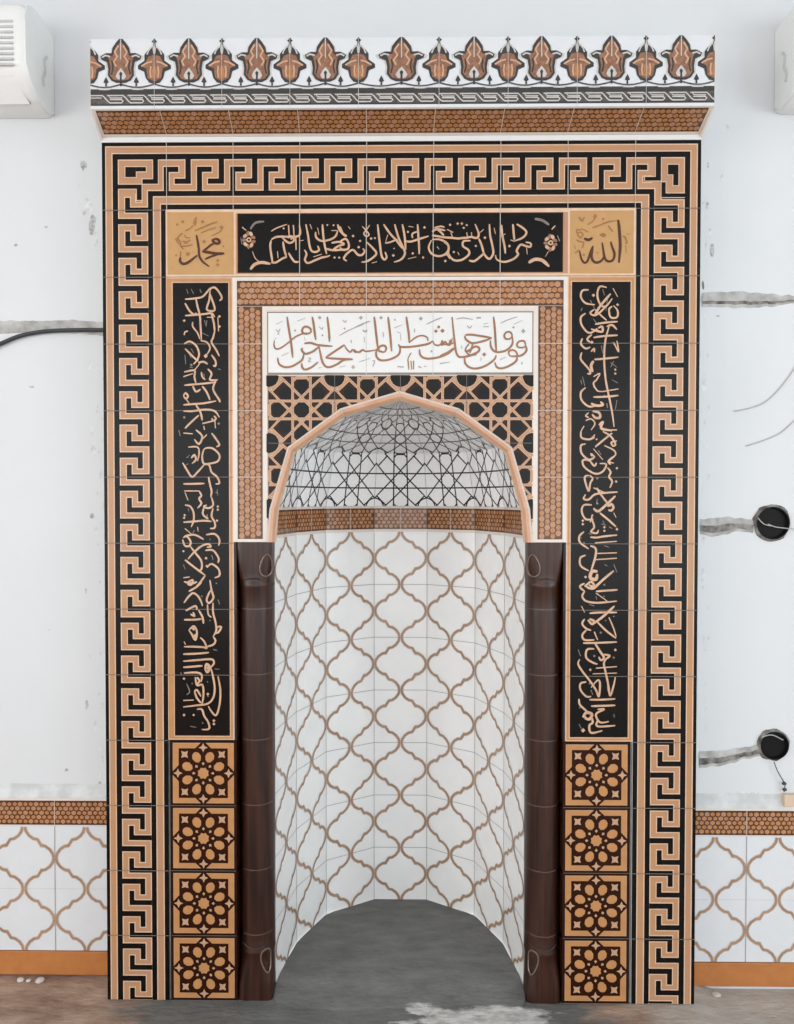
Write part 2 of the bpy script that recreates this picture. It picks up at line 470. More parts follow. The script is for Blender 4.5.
# corner blocks
def px_rect(x0, y0, sc, r, name, off):
    a = at(x0+r[0]/sc, y0+r[1]/sc); b = at(x0+r[2]/sc, y0+r[3]/sc)
    key.rect(min(a[0], b[0])-KS, min(a[1], b[1]), max(a[0], b[0])-KS, max(a[1], b[1]), name, off)
CL = [(145, 155, 205, 212), (205, 155, 262, 180), (242, 224, 330, 250), (302, 100, 330, 250), (85, 255, 238, 278), (210, 255, 238, 342),]
CR = [(305, 160, 372, 222), (340, 160, 372, 292), (228, 100, 260, 262), (158, 238, 260, 262), (264, 272, 290, 368), (264, 344, 425, 368)]
for (r, x0, y0, sc) in [(q, 100, 140, 5.67) for q in CL]+[(q, 620, 140, 6.4) for q in CR]:
    e = 5
    q = [r[0]-e, r[1]-e, r[2]+e, r[3]+e]
    q[1] = max(q[1], 115 if x0 == 100 else 110)
    if x0 == 100: q[0] = max(q[0], 106)
    else: q[2] = min(q[2], 414)
    px_rect(x0, y0, sc, q, 'light_tan', 4)
for (r, x0, y0, sc) in [(q, 100, 140, 5.67) for q in CL]+[(q, 620, 140, 6.4) for q in CR]:
    px_rect(x0, y0, sc, r, 'black_glaze', 5)
ZJ = [.2*i for i in range(1, 13)]
grout_h(key, -OX, -IX, ZJ, 'grout_dark'); grout_h(key, IX, OX, ZJ, 'grout_dark')
grout_v(key, OZ-.199, OZ, [-.7+.2*i for i in range(8)], 'grout_pale', .002)
ko = key.build('meander_border')
tag(ko, 'black and tan Greek-key tile border framing the whole prayer niche', 'tile border')

# ============================================================= CORNER TILES
def widen(t, k):
    return ';'.join(' '.join('@%g' % (float(w[1:])*k) if w[0] == '@' else w for w in l.split()) for l in t.split(';'))
def corner_tile(u0, u1, v0, v1, label, light, dark, x0, y0):
    mb = MB(front(0)); slab(mb, u0, v0, u1, v1, 'mortar_pale')
    mb.rect(u0, v0, u1, v1, 'light_tan', 1); mb.rect(u0+.006, v0+.006, u1-.006, v1-.008, 'ochre_glaze', 2)
    mb.rect(u0+.012, v0+.016, u1-.012, v1-.016, 'ochre_glaze', 3)
    o = tag(mb.build('calligraphy_tile'), label, 'tile', 'ochre calligraphy corner tiles')
    lb = MB(front(0))
    strokes(lb, x0, y0, 10.59, widen(light, 1.35), 14, 'letter_tan', off=5)
    strokes(lb, x0, y0, 10.59, widen(dark, 1.3), 24, 'letter_dark', off=6)
    lo = lb.build('lettering', o); return o
CZ0, CZ1 = 2.202, OZ-.199
corner_tile(-IX, -.492, CZ0, CZ1, 'ochre tile with dark brown name in script, left above the black side panel',
 '@14 315,275 390,245 470,210 555,180;@10 380,300 450,270 545,240;@10 490,330 590,280 600,235;@16 300,200 320,160 330,140 325,200 310,215;@12 220,275 270,250 300,215;'
 '@12 120,350 145,370 165,400 170,440 200,470;@12 185,385 230,392 275,372;@11 180,440 240,435 295,420;@10 210,320 225,345 270,350;@10 130,380 150,330 190,300;@10 150,420 130,390 110,360;@12 200,410 250,405;'
 '@20 190,180;@16 130,210;@20 400,180;@26 600,240;@24 415,390;@10 225,510 240,535 260,510 225,510;@14 120,535;@22 560,590;@22 560,635;@14 620,440;@10 170,490 165,530 160,590',
 '335,320 350,400 360,470 365,540 400,600 470,655;@22 165,560 162,595 180,620 212,625 262,600 345,535;@17 395,500 440,465 490,425 535,405;@22 530,365 508,375 520,395 550,412 578,400 572,375 545,362 530,362;'
 '@24 400,495 470,505 550,518 630,515;@16 560,528 490,548 425,578', 165, 205)
corner_tile(.492+.01, IX, CZ0, CZ1, 'ochre tile with dark brown name in script, right above the black side panel',
 '@13 340,245 420,215 500,185 610,162;@12 180,290 195,330 215,350 240,320 220,290 185,300;@11 170,370 210,390 250,400 240,440 230,460;@11 180,270 240,260 300,290;@11 150,430 165,470;@13 155,512 180,495 208,480;'
 '@14 200,130 225,165 260,130;@20 235,165;@16 355,130 375,110 380,140;@12 290,210 340,180 370,130;@16 455,150;@14 510,220 530,250 558,285;@18 420,325 450,310 475,325 440,335;@18 395,500 395,520;@16 250,530;@14 665,330 690,350 705,400 690,410;@10 700,310 745,305;@12 695,430 700,510;@12 180,250 170,300',
 '@23 615,160 625,250 632,350 635,450 622,615;@19 535,390 552,450 575,520 562,580 525,600 490,590 470,555 455,470 445,400;@20 465,545 440,590 390,612 350,595 332,545 340,480 345,435;@17 345,440 318,510 292,590 260,615 228,580 205,490;@22 255,358 300,372 340,352', 560, 205)

# ========================================================== TOP INSCRIPTION
mb = MB(front(0)); TU = .492
slab(mb, -TU, CZ0, TU+.010, CZ1, 'mortar_pale')
mb.rect(-TU, CZ0, TU+.010, CZ1, 'tan_glaze', 1); mb.rect(-TU, CZ1-.012, TU+.010, CZ1, 'light_tan', 2); mb.rect(-TU, CZ0, TU+.010, CZ0+.007, 'light_tan', 2)
bx0, bz1 = at(238.8, 215); bx1, bz0 = at(561.5, 270.8)
mb.rect(bx0-.004, bz0-.004, bx1+.004, bz1+.004, 'deep_brown', 2)
mb.rect(bx0, bz0, bx1, bz1, 'black_glaze', 3)
grout_v(mb, CZ0, CZ1, [-.3, -.1, .1, .3], 'grout_pale', .0024)
panel = tag(mb.build('inscription_panel'), 'wide black tile band with one line of tan script above the niche', 'inscription')
lb = MB(front(0))
W = 15
strokes(lb, 236, 210, 7.22, '265,380 255,320 248,260 255,220;255,215 300,195 380,195 450,190 465,160 458,110;335,200 360,225 390,240 420,220 400,190 375,205;380,110 385,190;415,110 420,190;432,200 435,290;'
 '340,230 350,290 365,340;255,380 290,380 340,350 368,342;380,310 400,345 425,375 455,375;@9 255,155 300,130 370,105;@9 460,225 490,220;505,105 520,180 530,250 545,295 575,305 600,290 590,260;@9 535,105 548,140;'
 '495,290 510,320 498,360 520,385 570,365 620,345 650,340 680,330;625,105 630,180 640,250 655,320;575,160 580,200 620,225 680,215 720,190 735,150;735,105 750,150 794,195;650,280 700,292 794,285;690,240 740,232 785,245;700,290 740,262 785,250;'
 '@12 660,110;@12 705,112;@13 712,345;@13 745,345;@12 345,135;@9 590,130 600,180;@10 300,300 305,350;@12 400,210;@10 690,150 730,150;@10 560,340 620,320', W, 'letter_gold')
strokes(lb, 340, 210, 7.22, '0,120 20,170 50,190;0,230 40,210 62,240 60,280 20,290 0,270;50,370 28,350 58,310 95,290 130,325 160,325 178,300 165,280;195,235 240,280 262,310 250,335 200,370 155,378;'
 '272,105 280,180 290,260 300,330 320,360 337,340 325,305;315,105 360,170 410,225 450,280;395,105 410,160 430,220 460,280 468,320 440,360 390,378;@12 325,240 360,235 415,212;@9 345,180 330,230;450,105 465,180 470,230 475,290;'
 '465,225 510,230 560,215 640,190;560,105 565,180 570,250 572,320;@12 525,205 520,180 535,165 560,160;@8 495,120 530,125;@8 490,355 550,340;@10 160,120 185,145 210,180 190,192 172,172 195,140 215,110;@8 230,385 268,375;'
 '665,160 700,140 760,150;665,185 700,190 760,200 794,200;@12 680,130 730,120 755,128;700,140 725,160 750,185;665,215 720,215 770,240 785,280 760,320 710,335 660,315 640,270 660,220;770,320 794,355;'
 '@15 95,190;@14 145,225;@15 135,270;@15 225,208;@13 252,205;@16 385,330;@15 610,128;@13 490,160;@14 525,315;@15 760,370;@13 600,345;@9 700,265 715,285;@8 60,120 75,140;@8 390,280', W, 'letter_gold')
strokes(lb, 444, 210, 6.617, '0,183 50,186 100,190 140,182;@10 45,150 55,180;12 20,130 60,150;0,215 28,235 25,285 0,300;120,190 150,185 180,180 215,187 230,160 205,95;@10 150,150 155,185;@10 180,150 185,180;'
 '175,205 130,208 125,240 160,265 165,295 120,330 70,335 40,310 30,285;230,190 250,240 262,290;165,335 200,340 240,310 268,285;300,95 305,170 320,240 325,290 300,325 270,300 255,260;380,100 385,170 400,240 405,290;'
 '455,95 460,150 465,200;480,95 520,120 545,150 520,185 470,205;@10 440,200 470,210;540,215 572,222 570,245 540,240 510,230 490,250 480,275 490,295 460,325 400,345 350,330 340,300;@9 545,250 550,295;'
 '@13 40,100;@13 90,92;@12 130,120;@12 150,102;@14 118,92;@12 65,280;@14 270,185;@14 432,240;@12 210,240;@9 240,150 262,130;@8 330,120 340,160;@9 370,180 405,160;@8 90,280 100,300'.replace('12 20,130', '@12 20,130'), 14, 'letter_gold')
lb.build('lettering', panel)
# small blossoms and leaves at both ends
for cx_, cy_, sx_ in ((249, 240, -1), (550.5, 243, 1)):
    ob = MB(front(0))
    for k in range(9):
        a = 2*math.pi*k/9+.3
        p = at(cx_+4.6*math.cos(a), cy_+6.5*math.sin(a)); ob.disc(p[0], p[1], .0055, 'letter_gold' if k % 2 else 'crest_brown', 4, 6, 1.5, a)
    p = at(cx_, cy_); ob.disc(p[0], p[1], .008, 'letter_gold', 5, 8); ob.disc(p[0], p[1], .0035, 'deep_brown', 6, 6)
    if sx_ < 0: strokes(ob, 236, 210, 7.22, '@22 #letter_gold 105,430 135,395 185,380 250,390;@16 #letter_grey 105,140 140,95 205,85;@12 #letter_gold 45,125 75,150;@6 #letter_gold 120,300 140,350 170,375;@12 #letter_grey 45,250 35,200', 14, 'letter_gold', off=4)
    else: strokes(ob, 444, 210, 6.617, '@22 #letter_gold 560,350 600,328 650,335 695,375;@18 #letter_grey 600,60 650,70 695,100;@12 #letter_gold 735,105 712,130;@6 #letter_gold 690,275 670,310;@12 #letter_grey 750,170 765,210', 14, 'letter_gold', off=4)
    ob.build('floral_ornament', panel)

# ============================================================== SIDE PANELS
def side_panel(u0, u1, b0, b1, label, data):
    mb = MB(front(0)); v0, v1 = .802, 2.2
    slab(mb, u0, v0, u1, v1, 'mortar_pale')
    mb.rect(u0, v0, u1, v1, 'light_tan', 1); mb.rect(u0+.003, v0+.003, u1-.003, v1-.003, 'star_tan', 2)
    mb.rect(b0-.006, .812, b1+.006, 2.186, 'light_tan', 3); mb.rect(b0-.0035, .8145, b1+.0035, 2.1835, 'deep_brown', 4); mb.rect(b0, .818, b1, 2.180, 'black_glaze', 5)
    grout_h(mb, u0, u1, ZJ[4:10], 'grout_dark', .002, 7)
    o = tag(mb.build('inscription_panel'), label, 'inscription', 'black side panels of upright script')
    lb = MB(front(0))
    for x0, y0, sc, t, g in data:
        strokes(lb, x0, y0, sc, t, 12.5, 'letter_gold', off=8)
        strokes(lb, x0, y0, sc, g, 8, 'letter_grey', off=7)
    lb.build('lettering', o)
I1 = ('130,125 190,120 240,110 270,80 285,60;285,60 320,50 355,90 365,120 350,135;290,70 285,130 270,190 310,200 320,180 300,120 288,85;200,120 210,170 225,230 230,300 235,390;130,150 160,200 190,225;130,230 190,225 250,220 300,215 320,240;'
 '300,220 315,280 320,330;@10 270,240 300,240;@10 180,270 180,300 210,340 225,380;320,330 310,370 300,400 330,450 350,490;@9 125,355 130,335 150,328;@14 350,235;@14 350,300;@14 125,262;125,410 160,395 200,420 220,470 210,510 185,540;130,440 190,500 215,520;'
 '@10 230,390 270,400 290,440 265,485;@20 262,488;300,480 325,520 325,550 310,550;215,530 250,525 275,540;125,590 190,580 190,620 200,660;120,620 180,600;190,580 225,535;@10 235,590 240,620 260,640;275,570 300,600 290,640 340,640;'
 '125,675 180,670 240,665 330,655;180,680 200,715 230,700;240,680 270,720 290,770;330,640 310,700 350,770 350,780;@12 120,740 135,725 150,745 135,760 120,742;120,800 180,795 250,790 330,775;@12 135,760 160,795;120,840 180,840 260,830 320,840 350,880;'
 '200,800 230,850 240,900;130,950 170,910 220,865;@10 240,920 280,910 320,900;@12 315,870 328,888 310,902 302,885;320,890 325,950;@16 290,60;@16 200,220;@10 340,240 345,330;250,935 255,960')
I2 = '140,60 150,90;170,60 185,90;225,60 235,85;130,480 135,540;170,440 185,470;255,260 262,290;270,260 265,300;150,460 170,500;340,570 360,575;160,560 180,560;@14 125,880;@14 345,920;250,600 255,640;90,960 100,1000;@14 170,545;240,340 280,360'
J1 = ('120,20 180,25;200,0 240,40 220,90 190,60;300,20 330,60 350,95 330,108;@10 150,110 210,110 220,150 210,200;170,180 190,160 200,190 175,215;240,60 270,30;250,125 240,170 250,215 290,215 340,200 350,160 310,120 270,115 250,125;'
 '115,210 145,260 175,300 210,270 255,220;255,215 285,225 300,270 335,300 350,340 325,345;120,345 180,345 255,342;280,300 290,350 300,390 295,430;125,390 220,390;220,390 235,420 220,440 235,470 210,500;@10 130,400 150,450;'
 '300,430 310,480 280,500 250,490 270,480;250,500 245,540 280,570;310,500 300,550 320,590 320,625 290,630;130,480 165,490 185,530 185,580 170,620;120,590 190,585 250,580 300,585;@13 128,545;@13 125,562;@13 340,490;@13 340,510;@13 335,580;'
 '@10 130,630 170,665;@9 210,620 215,650;125,680 190,670 250,700;115,700 130,740 160,740 165,710 140,680 118,690;150,825 190,780 240,740 280,730 295,745 270,750;160,740 200,790 235,840 235,890 210,900;'
 '265,670 320,665 350,700 345,740;130,830 180,870 260,930;260,770 310,770 345,820 340,850;270,880 290,860 310,860 345,890 350,930 320,945;@14 265,820;@12 120,775;120,945 160,940;@14 270,870;150,970 180,960 170,990 145,985;260,930 215,990 190,1015')
J2 = '130,230 150,215;140,180 160,160;335,380 340,420;330,400;120,860 130,890;200,770 220,740;300,800 310,830;190,640 180,660;@12 270,540 275,560;150,500 155,520;290,700'
K1 = ('120,10 170,20 200,10;150,70 200,40 230,10;120,140 150,100 180,80 215,110 235,160;280,0 290,60 302,110 275,142 260,122 275,80 288,60;130,190 190,160 200,185;@12 160,210 185,222 175,198;120,245 180,245 230,240;210,185 235,230 240,270;@10 265,150 270,210 290,230;'
 '300,140 300,200 315,260 320,310 300,350;150,310 180,285 200,320 190,370 165,330 150,310;320,290 350,290 335,320 320,330;120,412 180,412 240,415 260,420 245,380 220,355;@10 120,380 130,400;260,412 300,400 315,375 300,350;115,458 200,455 275,448;'
 '115,502 200,495 290,490 305,515 285,540;115,540 180,535 235,530;@16 250,550 260,520 280,540 265,570 250,550;120,575 200,572 230,590 225,630;285,540 300,600 310,670 300,730 265,765 200,775 115,785;330,595 345,680 340,770 320,835 295,820 270,780;'
 '190,600 200,650 235,650 240,720 230,770;200,600 215,625 195,650;185,690 200,680 225,720;185,690 200,730 225,760;115,745 180,742;200,800 230,800 245,840 270,880 275,920 230,925;@13 120,610;@14 120,835;@12 180,835;@14 305,870;@14 305,890;@20 180,300;@20 190,345;@18 268,545;@14 268,705')
K2 = '135,640 155,690 135,710;160,905 195,912;265,630;@10 260,700 270,725;235,885;330,120 340,150;320,20;@10 300,430 325,435;170,640;230,100;100,570 105,590;280,250;310,550 340,552'
L1 = ('150,65 110,70 100,110 130,150 190,160;@16 180,100;@14 335,160;265,50 220,45 205,100 225,160 260,170 300,120;265,165 220,210 185,228 160,212 185,190;@10 190,190 230,230 265,260;@9 305,55 335,110;300,170 280,190 290,240 330,240 335,200 308,165;'
 '130,215 100,240 105,290 150,340 200,320;190,285 250,275 335,268;@14 210,310 235,300 238,330 210,330 165,315;160,400 140,380 170,350;@15 290,90 230,160 190,220;280,300 260,370 250,450 250,550 260,650 280,750 300,850 312,940;'
 '265,300 300,290 330,320;180,370 250,360 335,355;110,375 100,410 130,440 160,430;@9 330,390 340,460 310,400;105,465 100,510 150,570 160,600 140,600;@10 165,460 185,440 185,465;185,510 250,505 340,495;@18 180,520 165,550 175,590;@12 320,575;@12 320,600;'
 '@10 180,620 220,600 200,640 180,660 190,690 210,712 240,715;240,715 340,698;180,750 260,748 340,740;130,690 100,720 105,770 150,810 200,805;@16 165,790 200,805 240,800 225,780;@10 150,880 130,870 150,850;@16 175,840 215,850 222,880 192,882 172,860;'
 '@9 130,900 165,890 190,920 165,960;@16 215,930 240,910 230,950 300,965;120,935 100,970;@16 200,320;@16 170,400')
L2 = '240,60 250,100;100,200 110,180;230,420 240,470;290,530 330,560;310,520 290,560;300,640 335,660;110,620 125,680;@12 265,790 270,820;190,640 180,690;300,400 330,440;160,130 190,190;270,120 260,200;100,640 105,670;330,770 320,830;250,740;180,250 200,280'
M1 = ('100,10 105,50 160,60 190,30;240,10 290,40 320,90 305,102 295,80 330,70;190,110 250,60 300,20;240,2 330,0;130,90 100,100 105,150 150,190 185,172 160,150;160,200 130,190 110,200 125,240 190,280 240,265 262,220 220,215;@10 180,120 240,190;@10 250,100 310,130 320,160 280,200 310,212;'
 '@12 160,200 185,230 200,210;310,170 275,200 290,222;270,240 290,270 280,300 300,330 285,370;150,290 125,300 130,340 150,390 160,340 175,310 155,290;180,370 250,400;@13 335,397 260,402 190,412 150,445 118,440 130,412;200,370 240,430 290,490;'
 '@16 320,422 260,480 210,520 180,500;@15 270,490 295,475 308,495 295,515 275,512;220,530 270,570 325,620;@9 310,530 325,560;170,480 120,480 105,520 130,570 180,570;@16 175,540 160,590;170,570 185,620 165,650 200,660 212,640;@13 112,580;@13 112,602;@13 250,622;@13 250,645;@14 330,635;@13 325,330;@13 330,245;'
 '160,685 200,688 250,680 332,672;120,650 90,680 95,720 150,760;190,722 330,712;@14 160,740 195,760 190,820 165,900;200,790 330,785;180,830 330,820;130,800 95,820 100,870 150,900;@22 205,905 170,905 160,945 195,955 205,920;@14 130,940;@15 310,900 250,950 190,1000 150,990;@10 200,60;@16 170,160;@14 180,50')
M2 = '310,860 330,910;240,580 250,600;230,600 260,610;@12 205,310;@12 205,470;280,300;280,620 300,630;100,690;120,720;250,860 270,870;200,470 205,440;210,130 230,160;250,740 280,750;150,660 170,670;@12 250,990'
N1 = ('@12 120,20 90,40 120,70;@14 120,40 160,10 180,40 150,50 120,30;230,0 180,50 150,50;190,70 250,65 325,60;120,70 105,100 130,130 200,140 320,130;@10 190,80 260,130;@9 100,160 120,200;150,205 220,200 320,200;@15 175,270 240,220 305,160;@15 150,240 180,255 165,272 140,245;'
 '200,260 250,310 315,360;@9 270,230 300,300 315,350;120,240 105,270 130,300 160,310;130,310 105,340 120,370 180,370;180,320 200,370;110,390 200,388 320,383;@14 180,385 215,440 240,480 220,495 208,475;240,460 275,468 250,490;'
 '180,425 135,430 130,480 170,510 200,520;270,470 240,510 250,570 265,640 278,715 300,650 310,600;190,545 320,535;@10 170,580 320,575;90,490 80,520 110,570 150,620 190,680 208,720 215,640 200,620 160,665;130,630 95,640 95,680 130,720 160,720;'
 '150,740 220,740 310,735;160,780 240,778 310,775;85,735 90,770 120,800 150,830;@18 110,850 130,820 165,830 150,860 120,855;@14 160,840 170,880 150,900 160,945 230,932;200,800 240,800 190,830 215,880 270,875;200,870 200,905 310,900;@20 110,930;@14 310,432;@13 155,555;@13 125,850')
N2 = '80,430 95,470;85,890 100,920;260,660 265,690;300,225;190,100 195,120;250,250;@12 220,325;@12 300,480;160,680 170,710;90,790;150,150 180,160;300,830 305,850;@12 180,470;240,100;150,640'
side_panel(-IX, -.502, -.679, -.518, 'tall black panel of upright tan script on the left of the niche', [(165, 280, 6.4, I1, I2), (165, 430, 6.4, J1, J2), (165, 580, 6.2, K1, K2)])
side_panel(.502, IX, .518, .686, 'tall black panel of upright tan script on the right of the niche', [(565, 280, 6.4, L1, L2), (565, 430, 6.4, M1, M2), (565, 580, 6.2, N1, N2)])

# =============================================================== STAR TILES
def star_mesh():
    mb = MB(lambda u, v, o: (u*.0985+.0009*0, -o, v*.1+.1)); u = 1
    mb.box(-.1020, 0, .0004, .1020, .010, .1996, 'black_glaze')
    mb.rect(-1.035, -1, 1.035, 1, 'deep_brown', 1)
    mb.rect(-.945, -.925, .945, .925, 'star_light', 2); mb.rect(-.925, -.905, .925, .905, 'star_tan', 3)
    # dark star ground: square plus four diamond tips
    mb.rect(-.76, -.76, .76, .76, 'deep_brown', 4)
    for k in range(4):
        c, s = math.cos(k*math.pi/2), math.sin(k*math.pi/2)
        R = lambda x, y: (x*c-y*s, x*s+y*c)
        mb.poly([R(-.27, .74), R(0, 1.0), R(.27, .74)], 'deep_brown', 4)
        # tan corner pockets between outline and petals
        st = []
        for j in range(8):
            a = j*math.pi/4; r = .145 if j % 2 == 0 else .062
            st.append(R(r*math.cos(a)+0, .785+r*math.sin(a)))
        mb.poly(st, 'star_light', 5)
        st = []
        for j in range(8):
            a = j*math.pi/4+math.pi/4; r = .15 if j % 2 == 0 else .075
            st.append(R(.575+r*math.cos(a), .575+r*math.sin(a)))
        mb.poly(st, 'star_light', 5)
    for k in range(8):
        a = math.radians(22.5+45*k); c, s = math.cos(a), math.sin(a)
        pts = [(.355, 0), (.40, .085), (.52, .138), (.63, .112), (.69, .036), (.69, -.036), (.63, -.112), (.52, -.138), (.40, -.085)]
        mb.poly([(x*c-y*s, x*s+y*c) for x, y in pts], 'star_tan', 5)
        a = math.radians(45*k); c, s = math.cos(a), math.sin(a)
        mb.poly([(x*c-y*s, x*s+y*c) for x, y in [(.24, 0), (.30, .045), (.345, 0), (.30, -.045)]], 'star_light', 5)
    mb.poly([((.185 if j % 2 else .15)*math.cos(j*math.pi/8), (.185 if j % 2 else .15)*math.sin(j*math.pi/8)) for j in range(16)], 'star_tan', 5)
    mb.rect(-1.01, -1.0, 1.01, -.985, 'grout_dark', 6)
    return mb
first = star_mesh().build('star_tile')
posn = ['bottom', 'third from the top', 'second from the top', 'top']
for si, (sx, side) in enumerate(((-.5965, 'left'), (.5965, 'right'))):
    for k in range(4):
        o = first if (si == 0 and k == 0) else first.copy()
        if o is not first: COL.objects.link(o)
        o.location = (sx, 0, .2*k)
        extra = ['standing on the floor', 'resting on the lowest tile', 'just below the topmost tile', 'right under the black script panel'][k]
        tag(o, 'tan and brown eight-petal star tile, %s of four beside the %s column, %s' % (posn[k], side, extra) if False else
            '%s tan star tile of the %s stack, %s' % (['lowest', 'second lowest', 'second highest', 'topmost'][k], side, extra), 'tile', 'eight-petal star tiles')

# ============================================================= MOSAIC FRAME
mb = MB(front(0)); MI, MO = .401, .502
z0, z1, zt = 1.404, 2.10, 2.2
for s in (-1, 1):
    a, b = sorted((s*MI, s*MO)); slab(mb, a, z0, b, zt, 'mortar_pale')
    mb.rect(a, z0, b, zt, 'cream_glaze', 1)
    mb.rect(*((a, z0+.011, b-.012, zt) if s < 0 else (a+.012, z0+.011, b, zt)), 'cream_glaze', 1)
slab(mb, -MI, z1, MI, zt, 'mortar_pale'); mb.rect(-MI, z1, MI, zt, 'cream_glaze', 1)
mosaic(mb, -.489, z0+.009, -.413, 2.112, False, off=2, jphase=0)
mosaic(mb, .415, z0+.009, .490, 2.112, False, off=2, jphase=0)
mosaic(mb, -.489, 2.113, .490, 2.189, True, off=2, jphase=-.1)
tag(mb.build('mosaic_border'), 'brown mosaic tile strip with cream edging around the white inscription and arch', 'tile border')

# ========================================================= WHITE INSCRIPTION
mb = MB(front(0)); slab(mb, -MI, 1.906, MI, 2.0995, 'mortar_pale')
mb.rect(-MI, 1.906, MI, 2.0995, 'cream_glaze', 1); mb.rect(-.3985, 1.907, .4005, 2.0965, 'grey_line', 2); mb.rect(-.395, 1.914, .397, 2.0925, 'white_glaze', 3)
grout_v(mb, 1.906, 2.0995, [-.1, .1], 'crest_light', .0018, 4)
panel = tag(mb.build('inscription_panel'), 'white tile panel with one line of brown script above the arch', 'inscription')
lb = MB(front(0)); G8 = ' #ink_grey '
strokes(lb, 264, 308, 7.94, '184,70 195,150 212,250 222,330 228,395;372,200 372,170 345,150 315,155 303,185 318,203 350,205 375,190;@13 345,200 310,205 250,230 190,280 130,320 95,325 80,295 85,258;383,70 395,130 402,190 412,255;503,70 512,150 518,210 520,270;'
 '320,283 370,278 430,295 545,305;440,305 390,345 330,365 300,335 308,320;318,365 305,410 280,432 220,465 165,470 120,445 110,395;300,440 305,475 330,490 380,470 430,430;438,310 450,370 465,430 490,465 525,470 580,448 635,415 705,410;705,408 600,405 490,398;490,395 540,360 600,320 640,293;'
 '@13 640,295 655,325 685,352 702,332 722,350 755,350 775,335 794,330', 17.5, 'ink_brown')
strokes(lb, 264, 308, 7.94, '@8 600,220 680,175 794,130;95,132 150,105;265,105 330,80;95,170 115,190 130,165;@13 115,205;@15 247,180;140,382 195,355;350,400 372,400 352,425 375,425;@22 442,78;440,150 460,170 470,150;@14 465,218;625,95 645,115 655,95;@14 640,165;@12 690,255 695,280;@24 708,470;755,430 794,415;@22 770,78;'
 '85,250 100,240;600,470 650,460;430,480 460,470;320,230 330,260', 7, 'ink_grey')
strokes(lb, 354, 308, 7.94, '160,70 170,150 180,240 190,325;@17 185,320 176,355 182,392 210,415 260,415 320,395 358,365 366,320 350,290;245,350 256,320 240,300 210,305 192,335 225,350 245,350;@13 0,328 18,345 45,352 70,335 90,345 130,342 195,330;270,70 280,150 290,240 298,345;415,70 425,140 435,210 440,280;'
 '355,292 372,310 440,310 520,300 590,285 625,262;@13 440,275 490,235 540,220 580,235 588,265;@14 625,262 640,290 668,298 692,285 700,262 706,285 735,290 757,283 765,258 778,285 794,270;520,330 525,370 550,395 600,403 680,390 750,360 794,325', 17.5, 'ink_brown')
strokes(lb, 354, 308, 7.94, '@22 #ink_brown 650,185;@22 #ink_brown 705,182;@20 #ink_brown 672,152;@24 530,85;@9 0,160 60,130 130,105;@9 575,130 640,100 700,75;@14 480,165 482,195;@9 230,190 235,230;@22 215,78;@24 55,78;320,160 380,135;@12 325,95;@12 70,175 90,190 105,175;80,230 85,275;40,430 130,400;145,420 165,425 148,465;@18 345,465 395,470;'
 '@16 #ink_brown 430,425 435,490;@14 #ink_brown 452,420 458,490;@14 #ink_brown 474,420 472,490;@9 #ink_brown 455,355 430,400 430,440;@16 510,465 535,475;@10 555,465 575,465;@14 615,345;680,445 760,430;340,190 370,200;370,210 372,260', 8, 'ink_grey')
strokes(lb, 440, 308, 7.94, '95,72 105,170 115,260 125,340 145,385 180,390 240,378 300,350 312,328 300,310 270,310 235,335 205,345 205,320 230,285;200,215 250,213 330,225 410,238;410,240 340,265 270,280 240,275 205,250 197,220;@14 205,340 230,372 290,372;@14 260,285 250,320 235,360;'
 '195,390 200,440 240,475 300,480 370,455 430,410 445,375;425,70 435,170 440,260 447,350;@15 575,240 565,200 535,190 510,215 520,245 555,245 572,225;575,235 572,290 530,335 460,352 420,335 402,300 400,258;@15 680,305 668,265 630,265 610,290 620,312 660,315 680,300;680,300 685,340 650,375 595,388;'
 '@15 552,385 545,350 570,335 600,345 612,378 575,385 550,378;610,380 605,420 550,460 490,480 450,470 435,432;@13 0,290 20,295 40,268 62,295 85,287 98,240;0,382 60,355 112,318', 17.5, 'ink_brown')
strokes(lb, 440, 308, 7.94, '@26 660,185;@16 582,155;@24 #ink_brown 350,370;@24 #ink_brown 18,182;@12 170,300 175,325;@14 650,430 650,450;@22 290,80 325,78;130,90 180,80 260,92;215,140 235,160 252,140;@12 345,150 388,150;480,122 540,95 615,70;585,130 655,100;475,412 520,390;325,395 325,425;0,440 80,430;345,130 380,120', 8, 'ink_grey')
lb.build('lettering', panel)

# ================================================================= SPANDREL
ARCH = [(.400, 1.404), (.392, 1.503), (.337, 1.690), (.178, 1.806), (0, 1.858)]      # outer edge of the arch trim
TRW = .026
def inset(profile, d):
    out = []
    for i, (x, z) in enumerate(profile):
        a = profile[max(0, i-1)]; b = profile[min(len(profile)-1, i+1)]
        if i == len(profile)-1: out.append((0, z-d*1.05)); continue
        dx, dz = b[0]-a[0], b[1]-a[1]; l = math.hypot(dx, dz); nx, nz = -dz/l, dx/l     # normal pointing inward (towards -x / down)
        if nx > 0: nx, nz = -nx, -nz
        out.append((x+nx*d, z+nz*d if i else z))
    return out
INN = inset(ARCH, TRW)
MID = inset(ARCH, TRW*.45)
def full(p): return [(x, z) for x, z in p]+[(-x, z) for x, z in p[-2::-1]]
hole = full(MID)
hole = [(x, z if 0 < i < len(hole)-1 else z-.01) for i, (x, z) in enumerate(hole)]
if area(hole) < 0: hole = hole[::-1]
rc = [(-MI, 1.404), (MI, 1.404), (MI, 1.906), (-MI, 1.906)]
def spclip(p):
    q = inside(p if area(p) > 0 else p[::-1], rc)
    return minus(q, hole) if q else []
mb = MB(front(0), spclip)
base_pieces = spclip(rc)
for q in base_pieces:       # tile body
    n = len(q)
    if area(q) < 0: q = q[::-1]
    mb.face3([(x, .010, z) for x, z in q][::-1], 'mortar_pale'); mb.face3([(x, 0, z) for x, z in q], 'mortar_pale')
